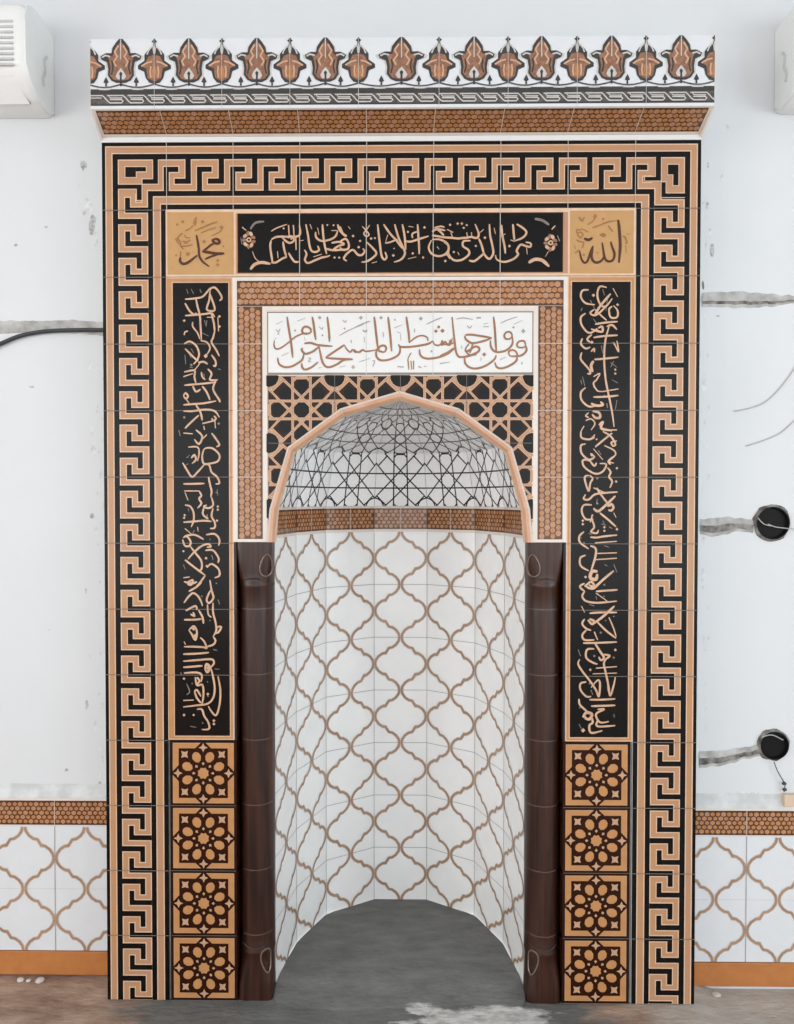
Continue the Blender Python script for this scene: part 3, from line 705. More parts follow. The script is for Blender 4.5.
mb.rect(-MI, 1.404, MI, 1.906, 'cream_glaze', 1)
mb.rect(-.398, 1.404, .398, 1.9045, 'grey_line', 2)
mb.rect(-.395, 1.404, .397, 1.902, 'deep_brown', 3)
PT = .1985
for cx in (-.295, -.0965, .102, .3005):
    for cz in (1.802, 1.6035, 1.405):
        T = lambda p: [(cx+x*PT/2, cz+z*PT/2) for x, z in p]
        # darker blue-black kernels of the cells
        for k in range(8):
            a = math.radians(45*k); c, s = math.cos(a), math.sin(a)
            mb.poly([(cx+(x*c-y*s)*PT/2, cz+(x*s+y*c)*PT/2) for x, y in [(.50, 0), (.58, .14), (.76, .19), (.90, .10), (.90, -.10), (.76, -.19), (.58, -.14)]], 'black_glaze', 4)
        mb.disc(cx, cz, .026, 'black_glaze', 4, 8)
        for c, s in ((1, 1), (1, -1), (-1, 1), (-1, -1)): mb.disc(cx+c*PT/2, cz+s*PT/2, .030, 'black_glaze', 4, 8)
        for p in ROS+CAPV+CAPH:
            mb.line(T(p), .0076, 'light_tan', 5)
        for p in ROS+CAPV+CAPH:
            mb.line(T(p), .0052, 'tan_glaze', 6)
mb.rect(-.196, 1.80-.2, -.194, 1.906, 'grout_dark', 7); mb.rect(.0015, 1.84, .0035, 1.906, 'grout_dark', 7); mb.rect(.2, 1.6, .202, 1.906, 'grout_dark', 7)
grout_h(mb, -.396, .397, [1.702], 'grout_dark', .002, 7)
tag(mb.build('spandrel_panel'), 'black and tan interlaced star tiles filling the corners over the arch', 'tile panel')

# ================================================================ ARCH TRIM
mb = MB()
O_, I_ = full(ARCH), full(INN)
prof = [(0, .004), (0, -.006), (.25, -.012), (.6, -.010), (.85, -.002), (.97, .0112), (1.0, .0118)]
cols = ['light_tan', 'cream_glaze', 'trim_tan', 'trim_tan', 'light_tan', 'light_tan']
for i in range(len(O_)-1):
    for k in range(len(prof)-1):
        def pt(j, kk):
            t, y = prof[kk]; return (O_[j][0]*(1-t)+I_[j][0]*t, y, O_[j][1]*(1-t)+I_[j][1]*t)
        mb.face3([pt(i, k), pt(i, k+1), pt(i+1, k+1), pt(i+1, k)], cols[k])
for i in range(1, len(O_)-1):       # mortar joints between the edging pieces
    a = [(O_[i][0]*(1-t)+I_[i][0]*t, y-.0006, O_[i][1]*(1-t)+I_[i][1]*t) for t, y in prof[1:6]]
    for p, q in zip(a, a[1:]):
        mb.face3([(p[0]-.001, p[1], p[2]), (p[0]+.001, p[1], p[2]), (q[0]+.001, q[1], q[2]), (q[0]-.001, q[1], q[2])], 'crest_light')
tag(mb.build('arch_edging'), 'tan rounded edging tiles outlining the pointed arch opening', 'arch edging')

# ============================================================== NICHE LINING
HALF = [(.1, .540), (.271, .437), (.352, .254), (.389, .060)]
PLAN = [(-x, y) for x, y in HALF[::-1]]+HALF
NB0, NB1, NTOP = .0, 1.418, 1.503
def facet_map(p, q, Zmap=None):
    """tile facet from plan point p to q (left to right seen from the front); u in metres from its middle, v = z"""
    p, q = Vector((p[0], p[1])), Vector((q[0], q[1])); L = (q-p).length; d = (q-p)/L; n = Vector((d.y, -d.x))
    if n.y > 0 and False: n = -n
    c = (p+q)/2
    return L, (lambda u, v, o: (c.x+d.x*u+n.x*o, c.y+d.y*u+n.y*o, v))
QL = []
hb = [(.021, 0), (.036, .07), (.085, .14), (.155, .19), (.222, .203), (.234, .224), (.25, .25)]
hl = hb+[(.5-x, .5-y) for x, y in hb[-2::-1]]
for (sx, sy) in ((1, 1), (-1, 1), (1, -1), (-1, -1)):
    QL.append([(sx*x, sy*y) for x, y in hl])
def lattice_tile(mb, cu, v_top, name='lattice_brown', off=3, T=.2, ulim=None):
    """20 cm tile whose node points are the middles of the top and bottom edge"""
    for vv, dirs in ((v_top, -1), (v_top-T, 1)):
        for sx in (1, -1):
            pts = [(cu+sx*x*T, vv+dirs*y*T) for x, y in hl]
            mb.line(pts,   .0118, 'lattice_edge', off); mb.line(pts, .0074, name, off+1)
niche = MB()
for i in range(len(PLAN)-1):
    L, f = facet_map(PLAN[i], PLAN[i+1]); niche.mapf = f; h = L/2
    niche.clip = rectclip(-h, NB0, h, NB1)
    niche.rect(-h, -.0, h, NB1, 'niche_white', 0)
    for r in range(8):
        vt = 1.412-.2*r
        lattice_tile(niche, 0, vt)
        if r: niche.rect(-h, vt-.001, h, vt+.001, 'grout_grey', 2)
    niche.rect(-h, 0, -h+.0012, NB1, 'grout_grey', 2); niche.rect(h-.0012, 0, h, NB1, 'grout_grey', 2)
    niche.rect(-h, NB1-.007, h, NB1, 'cream_glaze', 5)
# short plain returns towards the columns
for s in (-1, 1):
    continue
nl = niche.build('niche_lining')
tag(nl, 'white tiles with brown quatrefoil lattice lining the curved niche wall', 'tile lining')
band = MB()
PL2 = [(-.389, .012)]+PLAN+[(.389, .012)]
for i in range(len(PL2)-1):
    L, f = facet_map(PL2[i], PL2[i+1]); band.mapf = f; h = L/2
    band.rect(-h, NB1, h, NTOP+.004, 'cream_glaze', 0)
    if L > .1: mosaic(band, -h, NB1+.003, h, NTOP-.004, True, off=1, jphase=0)
    else: band.rect(-h, NB1+.003, h, NTOP-.004, 'mosaic_base', 1)
tag(band.build('mosaic_band'), 'brown mosaic strip curving round the niche below the half dome', 'tile strip')

# ================================================================ HALF DOME
dome = MB()
RG = [(1.0, NTOP), (.865, 1.700), (.452, 1.790), (.0, 1.833)]
def ring_pts(k):
    s, z = RG[k]; return [Vector((x*s, max(.012, (y-.012)*s+.012), z)) for x, y in PL2]
for k in range(3):
    A, B = ring_pts(k), ring_pts(k+1)
    for i in range(len(A)-1):
        a, b, c, d = A[i], A[i+1], B[i+1], B[i]
        nrm = (b-a).cross(d-a)
        if nrm.length < 1e-8: nrm = Vector((0, -1, 0))
        nrm.normalize()
        mid = (a+b+c+d)/4
        if nrm.dot(Vector((0, 0, 1.5))-mid) < 0: nrm = -nrm
        def f(u, v, o, a=a, b=b, c=c, d=d, nrm=nrm):
            s, t = (u+1)/2, (v+1)/2
            return tuple((a*(1-s)+b*s)*(1-t)+(d*(1-s)+c*s)*t+nrm*o)
        dome.mapf = f; dome.clip = rectclip(-1, -1, 1, 1)
        for s0 in (-1, 0):
            for t0 in (-1, -.5, 0, .5): dome.rect(s0, t0, s0+1, t0+.5, 'dome_white', 0)
        if (b-a).length < .06: continue
        ll = [p for p in ROS+CAPV if not (k == 0 and len(p) == 5 and p[0][1] > 0)] if k < 2 else [p for p in ROS if True]
        for p in ll:
            # subdivide for the warped quads
            q = []
            for m in range(len(p)-1):
                for n_ in range(3): q.append((p[m][0]+(p[m+1][0]-p[m][0])*n_/3, p[m][1]+(p[m+1][1]-p[m][1])*n_/3))
            q.append(p[-1])
            dome.line(q, .048 if k < 2 else .055, 'dome_line', 2)
        dome.rect(-1, -1, -.99, 1, 'grout_grey', 1); dome.rect(.99, -1, 1, 1, 'grout_grey', 1)
        if k == 0: dome.rect(-1, -1, 1, -.95, 'cream_glaze', 3)
tag(dome.build('half_dome'), 'faceted white half dome tiled with black interlaced stars inside the arch', 'half dome')

# =================================================================== COLUMNS
def column(side, label, ornate):
    """side -1 left, +1 right ; built around its foot"""
    cxx, cyy = .4420, .0560
    root = empty('column', (side*cxx, cyy, 0), label, 'column', 'brown glazed tile columns')
    def section(z, r, sq):
        N = 24; out = [(.5012, .0085), (.4955, .0085), (.4955, .050)]
        n = 2+sq*6
        for i in range(N+1):
            t = math.pi*i/N
            c, s = math.cos(t), math.sin(t)
            k = (abs(c)**n+abs(s)**n)**(-1/n)
            out.append((cxx+c*r*k, cyy-s*r*k))
        out.append((cxx-r+.003, .085))
        return [(side*x, y, z) for x, y in out]
    def loft(levels, name, m='column_brown'):
        b = MB(); R = [section(*l) for l in levels]
        for a, c in zip(R, R[1:]):
            for i in range(len(a)-1):
                q = [a[i], a[i+1], c[i+1], c[i]]
                if side > 0: q = q[::-1]
                b.face3(q, m, 3 <= i < len(a)-2)
        top = R[-1]; b.face3(top, m); b.face3(R[0][::-1], m)
        o = b.build(name, root, merge=True); return o
    r = .0525
    loft([(-.01, .0540, 1), (.045, .0540, 1), (.052, .0535, .8), (.075, .0525, .35), (.11, .0520, .1), (.135, .0525, 0), (.1385, .0542, 0), (.146, .0542, 0), (.150, r, 0), (.1985, r, 0)], 'base')
    shafts = []
    for k in range(5):
        z = .2+.2*k; e = .0012
        shafts.append(loft([(z, r, 0), (z+.1995, r, 0)], 'shaft'))
    cap = loft([(1.2, r, 0), (1.262, r, 0), (1.266, .0542, 0), (1.275, .0542, 0), (1.279, .0520, .05), (1.31, .0525, .3), (1.35, .0535, .8), (1.385, .0540, 1), (1.4035, .0540, 1)], 'capital')
    for k in range(1, 7):
        b = MB(); R = [[(x, y-.0006, zz) for x, y, _ in section(0, r+.0006, 0)] for zz in (.2*k-.0012, .2*k+.0012)]
        for i in range(len(R[0])-1):
            q = [R[0][i], R[0][i+1], R[1][i+1], R[1][i]]
            b.face3(q if side < 0 else q[::-1], 'column_trim', True)
        b.build('mortar_joint', (shafts+[cap])[k-1])
    # leaf-shaped reliefs on the inner shoulder of capital and base
    for zc, flip in ((1.333, 1), (.118, -1)):
        b = MB(); pts = []
        for i in range(21):
            t = 2*math.pi*i/20
            w = math.sin(t)*.5*(1-.45*math.cos(t)*1.0)
            lx, lz = w*.030, math.cos(t)*.034*flip
            a = math.radians(38)+lx/.05
            sq = min(1, max(0, (zc+lz-1.29)/.075)) if flip > 0 else min(1, max(0, (.115-zc-lz)/.065)); n = 2+6*sq
            rr = (.0530+.0008*sq)*(abs(math.cos(a))**n+abs(math.sin(a))**n)**(-1/n)+.0006
            pts.append((side*(cxx-rr*math.sin(a)), cyy-rr*math.cos(a)-.001, zc+lz))
        b.tube(pts, .0026, 'column_trim', 8)
        b.build('leaf_relief', root)
        b = MB(); pts = []
        for i in range(13):
            t = i/12; a = math.radians(-50+100*t)
            pts.append((side*(cxx-.0535*math.sin(a)), cyy-.0535*math.cos(a)-.0005, zc-flip*(.052-.012*math.sin(math.pi*t))))
        b.tube(pts, .002, 'column_brown', 8); b.build('moulding', root)
    return root
column(-1, 'glazed dark brown tile column on the left side of the niche', 1)
column(1, 'glazed dark brown tile column on the right side of the niche', 1)

# =============================================================== NICHE FLOOR
mb = MB()
pts = [(-.388, .06), (-.39, -.005), (-.30, -.03), (-.1, -.045), (.12, -.04), (.30, -.03), (.39, -.005), (.388, .06)]
def nfh(x, y):
    t = sstep(-.02, .12, y); return -.002+.027*t-.012*sstep(.2, .54, y)+.0015*noise.noise(Vector((x*9, y*9, 2)))
NX, NY = 26, 20
def bound(y):
    P = [(.389, -.05), (.389, .06), (.352, .254), (.271, .437), (.1, .5385)]
    for (xa, ya), (xb, yb) in zip(P, P[1:]):
        if y <= yb: return xa+(xb-xa)*(y-ya)/(yb-ya)
    return .1
rows = []
for j in range(NY+1):
    y = -.045+(.5385+.045)*j/NY; w = bound(y)-.002
    w = w if y > .012 else .372+.001*j
    rows.append([(w*(2*i/NX-1), y+(.012*noise.noise(Vector((i*.7, 0, 0))) if j == 0 else 0), nfh(w*(2*i/NX-1), y) if j else -.008) for i in range(NX+1)])
for j in range(NY):
    for i in range(NX):
        mb.face3([rows[j][i], rows[j][i+1], rows[j+1][i+1], rows[j+1][i]], 'dusty_floor', True)
nf = mb.build('floor_niche', merge=True); structure(nf)

# ==================================================================== CORNICE
YC = -.095
root = empty('cornice', (0, YC/2, 2.62), 'projecting tiled cornice with painted palmettes crowning the niche surround', 'cornice')
zb = at(400, 107.5, YC)[1]; ztp = zb+.198
xl, xr = at(90.5, 70, YC)[0], at(714.5, 70, YC)[0]
cr = MB(front(YC))
cr.box(xl, YC, zb, xr, YC+.010, ztp, 'dado_white')
cp = lambda x, y: at(x, y, YC)
def zy(y): return at(400, y, YC)[1]
# painted bands
cr.rect(xl, zb, xr, zb+.0105, 'dado_white', 1)
cr.rect(xl, zy(104.2), xr, zy(91), 'crest_grey', 1)
cr.rect(xl, zy(92.6), xr, zy(88.6), 'crest_black', 2)
cr.rect(xl, zy(104.4), xr, zy(102.8), 'crest_black', 2)
pw = .0594
n = int((xr-xl)/pw)
for i in range(n+1):          # running double scroll
    a = xl+pw*i-.012
    for dv, nm in ((0, 'crest_light'),):
        P = [(a, zy(94.2)), (a+.046, zy(94.2)), (a+.052, zy(96)), (a+.062, zy(100)), (a+.068, zy(101.6)), (a+pw+.042, zy(101.6)), (a+pw+.046, zy(99.8)), (a+pw+.042, zy(98.2)), (a+pw+.008, zy(98.2))]
        P = [(min(max(x, xl), xr), z) for x, z in P]
        cr.line(P, .0034, nm, 3)
        P = [(a+.044, zy(96.6)), (a+.010, zy(96.6)), (a+.006, zy(95.2))]
        P = [(min(max(x, xl), xr), z) for x, z in P]
        cr.line(P, .0028, nm, 3)
def cclip(p):
    q = inside(p if area(p) > 0 else p[::-1], [(xl, zb), (xr, zb), (xr, ztp), (xl, ztp)]); return [q] if q else []
cr.clip = cclip
U = 1/8.54/347
def shape(cx, half_, name, off, sc=1.0, zo=0):
    pts = [(cx+x*U*sc, zy(30+y/8.54)+zo) for x, y in half_]+[(cx-x*U*sc, zy(30+y/8.54)+zo) for x, y in half_[::-1] if x > 0]
    cr.poly(pts, name, off)
BIG = [(0, 45), (42, 95), (72, 140), (80, 185), (125, 183), (175, 212), (165, 240), (118, 262), (108, 320), (112, 375), (82, 420), (40, 440), (0, 440)]
BIGi = [(0, 85), (30, 120), (55, 160), (68, 205), (110, 220), (98, 250), (88, 320), (94, 370), (66, 410), (0, 424)]
SML = [(0, 45), (10, 75), (25, 85), (8, 100), (15, 140), (55, 160), (85, 200), (85, 250), (140, 290), (140, 322), (88, 345), (75, 400), (45, 440), (0, 450)]
SMLi = [(0, 200), (50, 215), (72, 262), (118, 296), (70, 318), (58, 400), (0, 432)]
big = [121, 189, 257, 325.5, 401.5, 474, 541.5, 611.5, 681]
small = [88.5, 154.5, 222, 290, 358.5, 439, 508, 577, 646, 714.5]
for x in big:
    cx = cp(x, 60)[0]; s = 1.12 if x == 401.5 else 1
    shape(cx, [(x_*1.1, y_) for x_, y_ in BIG], 'crest_light', 1, s*1.02); shape(cx, BIG, 'crest_black', 2, s); shape(cx, BIGi, 'crest_brown', 3, s)
    for m in (-1, 1):
        pts = [(cx+m*q[0]*U*s, zy(30+q[1]/8.54)) for q in [(20, 120), (52, 175), (30, 215), (60, 260), (40, 300)]]
        cr.line(pts, .0045, 'crest_tan', 4)
        pts = [(cx+m*q[0]*U*s, zy(30+q[1]/8.54)) for q in [(92, 215), (130, 205), (160, 222)]]
        cr.line(pts, .0042, 'crest_light', 4)
        pts = [(cx+m*q[0]*U*s, zy(30+q[1]/8.54)) for q in [(76, 250), (66, 310), (80, 370)]]
        cr.line(pts, .0045, 'crest_black', 4)
    cr.line([(cx, zy(38)), (cx, zy(58))], .003, 'crest_light', 5)
    shape(cx, [(0, 315), (28, 350), (45, 385), (30, 410), (0, 415)], 'crest_light', 5, s); shape(cx, [(0, 345), (14, 362), (8, 385), (8, 470), (0, 470)], 'crest_black', 6, s)
for x in small:
    cx = cp(x, 60)[0]
    shape(cx, SML, 'crest_black', 2); shape(cx, SMLi, 'crest_brown', 3)
    for m in (-1, 1):
        cr.line([(cx+m*q[0]*U, zy(30+q[1]/8.54)) for q in [(20, 130), (48, 165), (62, 200)]], .004, 'crest_light', 4)
        cr.line([(cx+m*q[0]*U, zy(30+q[1]/8.54)) for q in [(18, 260), (60, 270), (110, 300)]], .0045, 'crest_tan', 4)
        cr.line([(cx+m*q[0]*U, zy(30+q[1]/8.54)) for q in [(30, 300), (36, 350), (30, 400)]], .0045, 'crest_tan', 4)
    shape(cx, [(0, 100), (14, 150), (8, 195), (0, 200)], 'crest_light', 4)
    shape(cx, [(0, 290), (22, 330), (22, 400), (0, 415)], 'mosaic_amber', 4)
allx = sorted(big+small)
for a, b in zip(allx, allx[1:]):       # small spades and the scroll line below
    cx = cp((a+b)/2, 75)[0]+(0.004 if a in small else -.004)
    shape(cx, [(0, 388), (14, 415), (22, 435), (6, 445), (8, 470), (0, 470)], 'crest_black', 3)
    xa, xb = cp(a, 84)[0], cp(b, 84)[0]
    P = [(xa+(xb-xa)*t, zy(30+(452+28*math.sin(math.pi*t))/8.54)) for t in [i/6 for i in range(7)]]
    cr.line(P, .0042, 'crest_grey', 3)
    shape((xa+xb)/2, [(0, 470), (40, 485), (50, 500), (0, 502)], 'crest_light', 2)
cr.rect(xl, zy(90.2), xr, zy(87.6), 'crest_grey', 1)
cr.clip = None
grout_v(cr, zb, ztp, [cp(x, 80)[0] for x in small[1:-1]], 'crest_light', .0012, 7)
crest = cr.build('palmette_panel', root)
# sloping strip
zs0 = 2.618
P0, P1 = (-OX+.004, -.002, zs0), (xl+.004, YC, zb)
def slope(u, v, o):
    """u -1..1 along, v 0..1 from bottom to top"""
    X = (-OX*(1-v)+xl*v)+((OX*(1-v)+xr*v)-(-OX*(1-v)+xl*v))*(u+1)/2
    return (X, 0+YC*v-o*.5, zs0+(zb-zs0)*v-o*.85)
sb = MB(slope)
sb.rect(-1, 0, 1, 1, 'cream_glaze', 1)
class SM(MB): pass
sl = MB(lambda u, v, o: slope(u/.9, v/.107, o))
sl.rect(-.9, 0, .9, .107, 'cream_glaze', 0)
mosaic(sl, -.888, .012, .888, .101, True, off=1, jphase=-.1)
sl.build('mosaic_strip', root)
eb = MB()       # core and ends, underside
e0 = [(0, zs0), (YC, zb), (YC, ztp), (YC+.011, ztp), (YC+.011, zb+.02), (.012, zs0+.02)]
for s, (xa, xb) in ((-1, (-OX, xl)), (1, (OX, xr))):
    fx = lambda y: xa+(xb-xa)*(y/YC)
    q = [(xa, .0, zs0), (xb, YC, zb), (xb, YC, ztp), (xb, WY, ztp), (xb, WY, zs0)]
    for k in (0,):
        a = [(xa, 0.001, zs0-.012), (xb, YC+.001, zb), (xb, YC+.001, ztp), (xb, YC+.011, ztp), (xb, YC+.011, zb+.008), (xa, .012, zs0)]
        c = [(x-s*.004, y, z) for x, y, z in a]; a = [(x+s*.002, y, z) for x, y, z in a]
        eb.face3(a, 'cream_glaze'); eb.face3(c[::-1], 'cream_glaze')
        for i in range(len(a)): eb.face3([a[i-1], a[i], c[i], c[i-1]], 'cream_glaze')
eb.rect = None
eb.box(-OX, -.002, OZ+.0005, OX, .0105, zs0-.001, 'white_glaze')
eb.build('edge_trim', root)
fb = MB(); fb.box(-OX+.004, .012, OZ+.0005, OX-.004, WY, zb, 'mortar_pale'); 
fb.face3([(xl+.006, YC+.012, zb+.012), (xr-.006, YC+.012, zb+.012), (xr-.006, YC+.012, ztp-.004), (xl+.006, YC+.012, ztp-.004)], 'mortar_pale')
fb.box(xl+.006, YC+.0115, zb+.012, xr-.006, WY, ztp-.006, 'mortar_pale')
fb.build('core', root)

# ================================================================== WAINSCOT
def wainscot(x0, x1, dz, nodes_x, label, side):
    Y = WY-.012
    root = empty('tile_dado', ((x0+x1)/2, WY, dz), label, 'wall tiling', 'lattice tiling along the wall foot')
    mb = MB(front(Y)); 
    mb.box(x0, Y, .082+dz, x1, WY-.0005, .485+dz, 'dado_white')
    mb.clip = rectclip(x0, .082+dz, x1, .485+dz)
    mb.rect(x0, .08+dz, x1, .485+dz, 'dado_white', 1)
    k = math.floor((x0-nodes_x)/.2)-1
    while nodes_x+k*.2 < x1+.2:
        cu = nodes_x+k*.2
        for r in range(2):
            for vv, dirs in ((.482+dz-.2*r, -1), (.282+dz-.2*r, 1)):
                for sx in (1, -1):
                    pts = [(cu+sx*x*.2, vv+dirs*y*.2) for x, y in hl]
                    mb.line(pts,   .0118, 'lattice_edge', 2); mb.line(pts, .0074, 'lattice_brown', 3)
        mb.rect(cu+.1-.0010, .08+dz, cu+.1+.0010, .485+dz, 'grout_grey', 4)
        k += 1
    mb.rect(x0, .2815+dz, x1, .2828+dz, 'crest_light', 1.5)
    mb.build('lattice_tiles', root)
    sb = MB(front(Y)); sb.box(x0, Y, .4855+dz, x1, WY-.0005, .5735+dz, 'cream_glaze')
    mosaic(sb, x0, .489+dz, x1, .567+dz, True, off=1, jphase=nodes_x+.1)
    sb.build('mosaic_strip', root)
    lb = MB(); N = 60            # rough mortar fillet on top of the tiles
    R = []
    for i in range(N+1):
        x = x0+(x1-x0)*i/N; h = .012+.010*abs(noise.noise(Vector((x*6, side, 3))))
        R.append([(x, Y-.001, .574+dz), (x, Y+.000, .580+dz), (x, WY-.002-.004*abs(noise.noise(Vector((x*9, 1, 1)))), .588+dz+h), (x, WY-.0005, .606+dz+h*.8)])
    for a, c in zip(R, R[1:]):
        for i in range(3): lb.face3([a[i], c[i], c[i+1], a[i+1]], 'mortar_pale', True)
    lb.build('mortar_ledge', root)
    kb = MB(); kb.box(x0, Y-.001, .002+dz, x1, WY-.0005, .0785+dz, 'skirting_orange')
    o = kb.build('baseboard_'+('left' if side < 0 else 'right'), bevel=.002); structure(o)
nl_ = at(24.4, 890, WY-.012)[0]; nr_ = at(714.3, 890, WY-.012)[0]
wainscot(-3.99, -OX-.001, 0, nl_, 'white and brown lattice dado tiles along the wall foot left of the niche', -1)
wainscot(OX+.0022, 3.99, -.021, nr_, 'white and brown lattice dado tiles along the wall foot right of the niche', 1)

# ====================================================== WALL CHASES, SMUDGES
def ragged(pts_top, pts_bot, Y, m, name, label, cat, bulge=.006, seed=0, group=None, core=None, kind='thing'):
    """rough filled channel between two photo outlines, as relief on the wall"""
    mb = MB(); N = 46; K = 5
    def interp(P, t):
        x = P[0][0]+(P[-1][0]-P[0][0])*t
        for a, b in zip(P, P[1:]):
            if x <= b[0]: return x, a[1]+(b[1]-a[1])*(x-a[0])/(b[0]-a[0])
        return P[-1]
    G_ = []
    for i in range(N+1):
        t = i/N; x, ya = interp(pts_top, t); _, yb = interp(pts_bot, t)
        ya += 1.6*noise.noise(Vector((x*.13, seed, 0))); yb += 1.6*noise.noise(Vector((x*.13, seed+9, 0)))
        row = []
        for k in range(K+1):
            q = k/K; X, Z = at(x, ya+(yb-ya)*q, Y)
            d = bulge*math.sin(math.pi*q)*(1+.6*noise.noise(Vector((x*.2, q*4, seed))))
            row.append((X, Y-.0006-max(0, d), Z))
        G_.append(row)
    for i in range(N):
        for k in range(K):
            mm = m
            if core and core[0] <= k < core[1]: mm = core[2]
            mb.face3([G_[i][k], G_[i][k+1], G_[i+1][k+1], G_[i+1][k]], mm, True)
    o = mb.build(name, merge=True)
    return tag(o, label, cat, group)
grp = 'mortared cable channels in the plaster'
ragged([(-60, 321), (0, 320.5), (40, 321), (70, 320), (104, 322)], [(-60, 341), (0, 334), (40, 332), (70, 333), (104, 336)], WY, 'mortar', 'mortar_channel', 'rough grey mortar channel behind the black cable left of the niche', 'mortar channel', .004, 1, grp)
ragged([(702, 292.5), (740, 291.5), (770, 294), (794, 296), (850, 298)], [(702, 307), (740, 308), (770, 307), (794, 303), (850, 305)], WY, 'mortar', 'mortar_channel', 'long rough grey mortar channel high on the wall right of the niche', 'mortar channel', .004, 2, grp, core=(3, 4, 'mortar_dark'))
ragged([(700, 519), (730, 517), (753, 520)], [(700, 534), (712, 537), (740, 531), (753, 533)], WY, 'mortar', 'mortar_channel', 'short mortar channel leading to the upper round socket hole', 'mortar channel', .003, 3, grp, core=(2, 4, 'mortar_dark'))
ragged([(699, 751), (720, 751), (745, 747), (759, 744)], [(699, 768), (720, 766), (745, 759), (759, 756)], WY, 'mortar', 'mortar_channel', 'short mortar channel leading to the lower round socket hole', 'mortar channel', .003, 4, grp, core=(2, 4, 'mortar_dark'))
# scuffs on the plaster near the surround: thin stains, part of the wall
sm = MB(front(WY))
def blob(x, y, rx, ry, m, seed):
    pts = []
    for k in range(12):
        a = 2*math.pi*k/12; f = .6+.8*abs(noise.noise(Vector((math.cos(a)*1.5+seed*3.1, math.sin(a)*1.5, seed))))
        X, Z = at(x+rx*f*math.cos(a), y+ry*f*math.sin(a), WY); pts.append((X, Z))
    sm.poly(pts, m, 1)
for i, (x, y, rx, ry, m) in enumerate([(83, 165, 4, 6, 'smudge_dark'), (79, 182, 3, 6, 'smudge'), (88, 205, 5, 10, 'smudge'), (92, 225, 5, 14, 'smudge_dark'), (96, 240, 3, 12, 'smudge'), (84, 213, 2, 3, 'smudge_dark'), (46, 227, 2.5, 1.5, 'smudge_dark'), (16, 245, 2.5, 1.6, 'smudge_dark'),
    (90, 366, 2.5, 5, 'smudge'), (32, 387, 3, 1.6, 'smudge_dark'), (98, 410, 2, 8, 'smudge'), (92, 430, 2, 8, 'smudge'), (94, 448, 4, 7, 'smudge'), (92, 516, 3, 4, 'smudge_dark'), (96, 530, 3, 5, 'smudge'), (86, 591, 1.6, 4, 'smudge_dark'), (90, 655, 1.5, 5, 'smudge'), (49, 630, 2, 1.5, 'smudge'), (55, 647, 2, 1.6, 'smudge'),
    (87, 705, 2, 6, 'smudge_dark'), (95, 725, 2, 6, 'smudge'), (67, 770, 2.5, 1.8, 'smudge_dark'), (100, 783, 2, 3, 'smudge_dark'), (703, 285, 1.6, 6, 'mortar_dark'), (718, 316, 2.5, 1.2, 'smudge_dark'), (728, 126, 3, 5, 'smudge'), (722, 178, 2.5, 4, 'smudge'), (708, 165, 1.5, 4, 'smudge_dark'), (707, 205, 2, 5, 'smudge_dark'), (710, 232, 2, 6, 'smudge'), (712, 250, 3, 8, 'smudge_dark'),
    (704, 385, 3, 10, 'smudge'), (703, 575, 2, 8, 'smudge'), (745, 793, 18, 2, 'smudge'), (757, 797, 12, 2, 'smudge'), (704, 640, 1.5, 6, 'smudge')]):
    blob(x, y, rx, ry, m, i)
for k in range(26):
    y = 330+k*18+random.uniform(-6, 6); x = 104-random.uniform(0, 7)
    blob(x, y, random.uniform(.8, 2.2), random.uniform(1.5, 5), 'smudge', 60+k)
    y = 150+k*23+random.uniform(-6, 6); blob(702+random.uniform(1, 8), y, random.uniform(.8, 2.2), random.uniform(1.5, 5), 'smudge', 90+k)
so = sm.build('trim_plaster_scuffs'); structure(so)

# ============================================================ CABLES, SOCKETS
def path3(px, Y, r=None):
    P = smooth([at(x, y, Y) for x, y in px], 6); return [(x, Y, z) for x, z in P]
mb = MB(); p = smooth([at(x, y, WY-.012) for x, y in [(-60, 372), (-30, 357), (0, 344), (20, 336), (40, 332), (60, 330.5), (85, 330), (103, 330)]], 6)
mb.tube([(x, WY-.012, z) for x, z in p], .0066, 'cable_black', 12)
tag(mb.build('black_cable', merge=True), 'thick black cable sagging out of the wall channel on the left', 'cable')
for pts, lb_ in (([(734, 411), (748, 408.5), (765, 402), (780, 388), (794, 369), (815, 335)], 'thin grey wire lying on the wall, the upper of the two right of the niche'),
                ([(746, 446), (762, 441), (780, 433), (794, 421), (820, 398)], 'thin grey wire lying on the wall, the lower of the two right of the niche')):
    mb = MB(); mb.tube(path3(pts, WY-.003), .0017, 'cable_grey', 8); tag(mb.build('thin_wire', merge=True), lb_, 'wire', 'thin grey wires on the right wall')
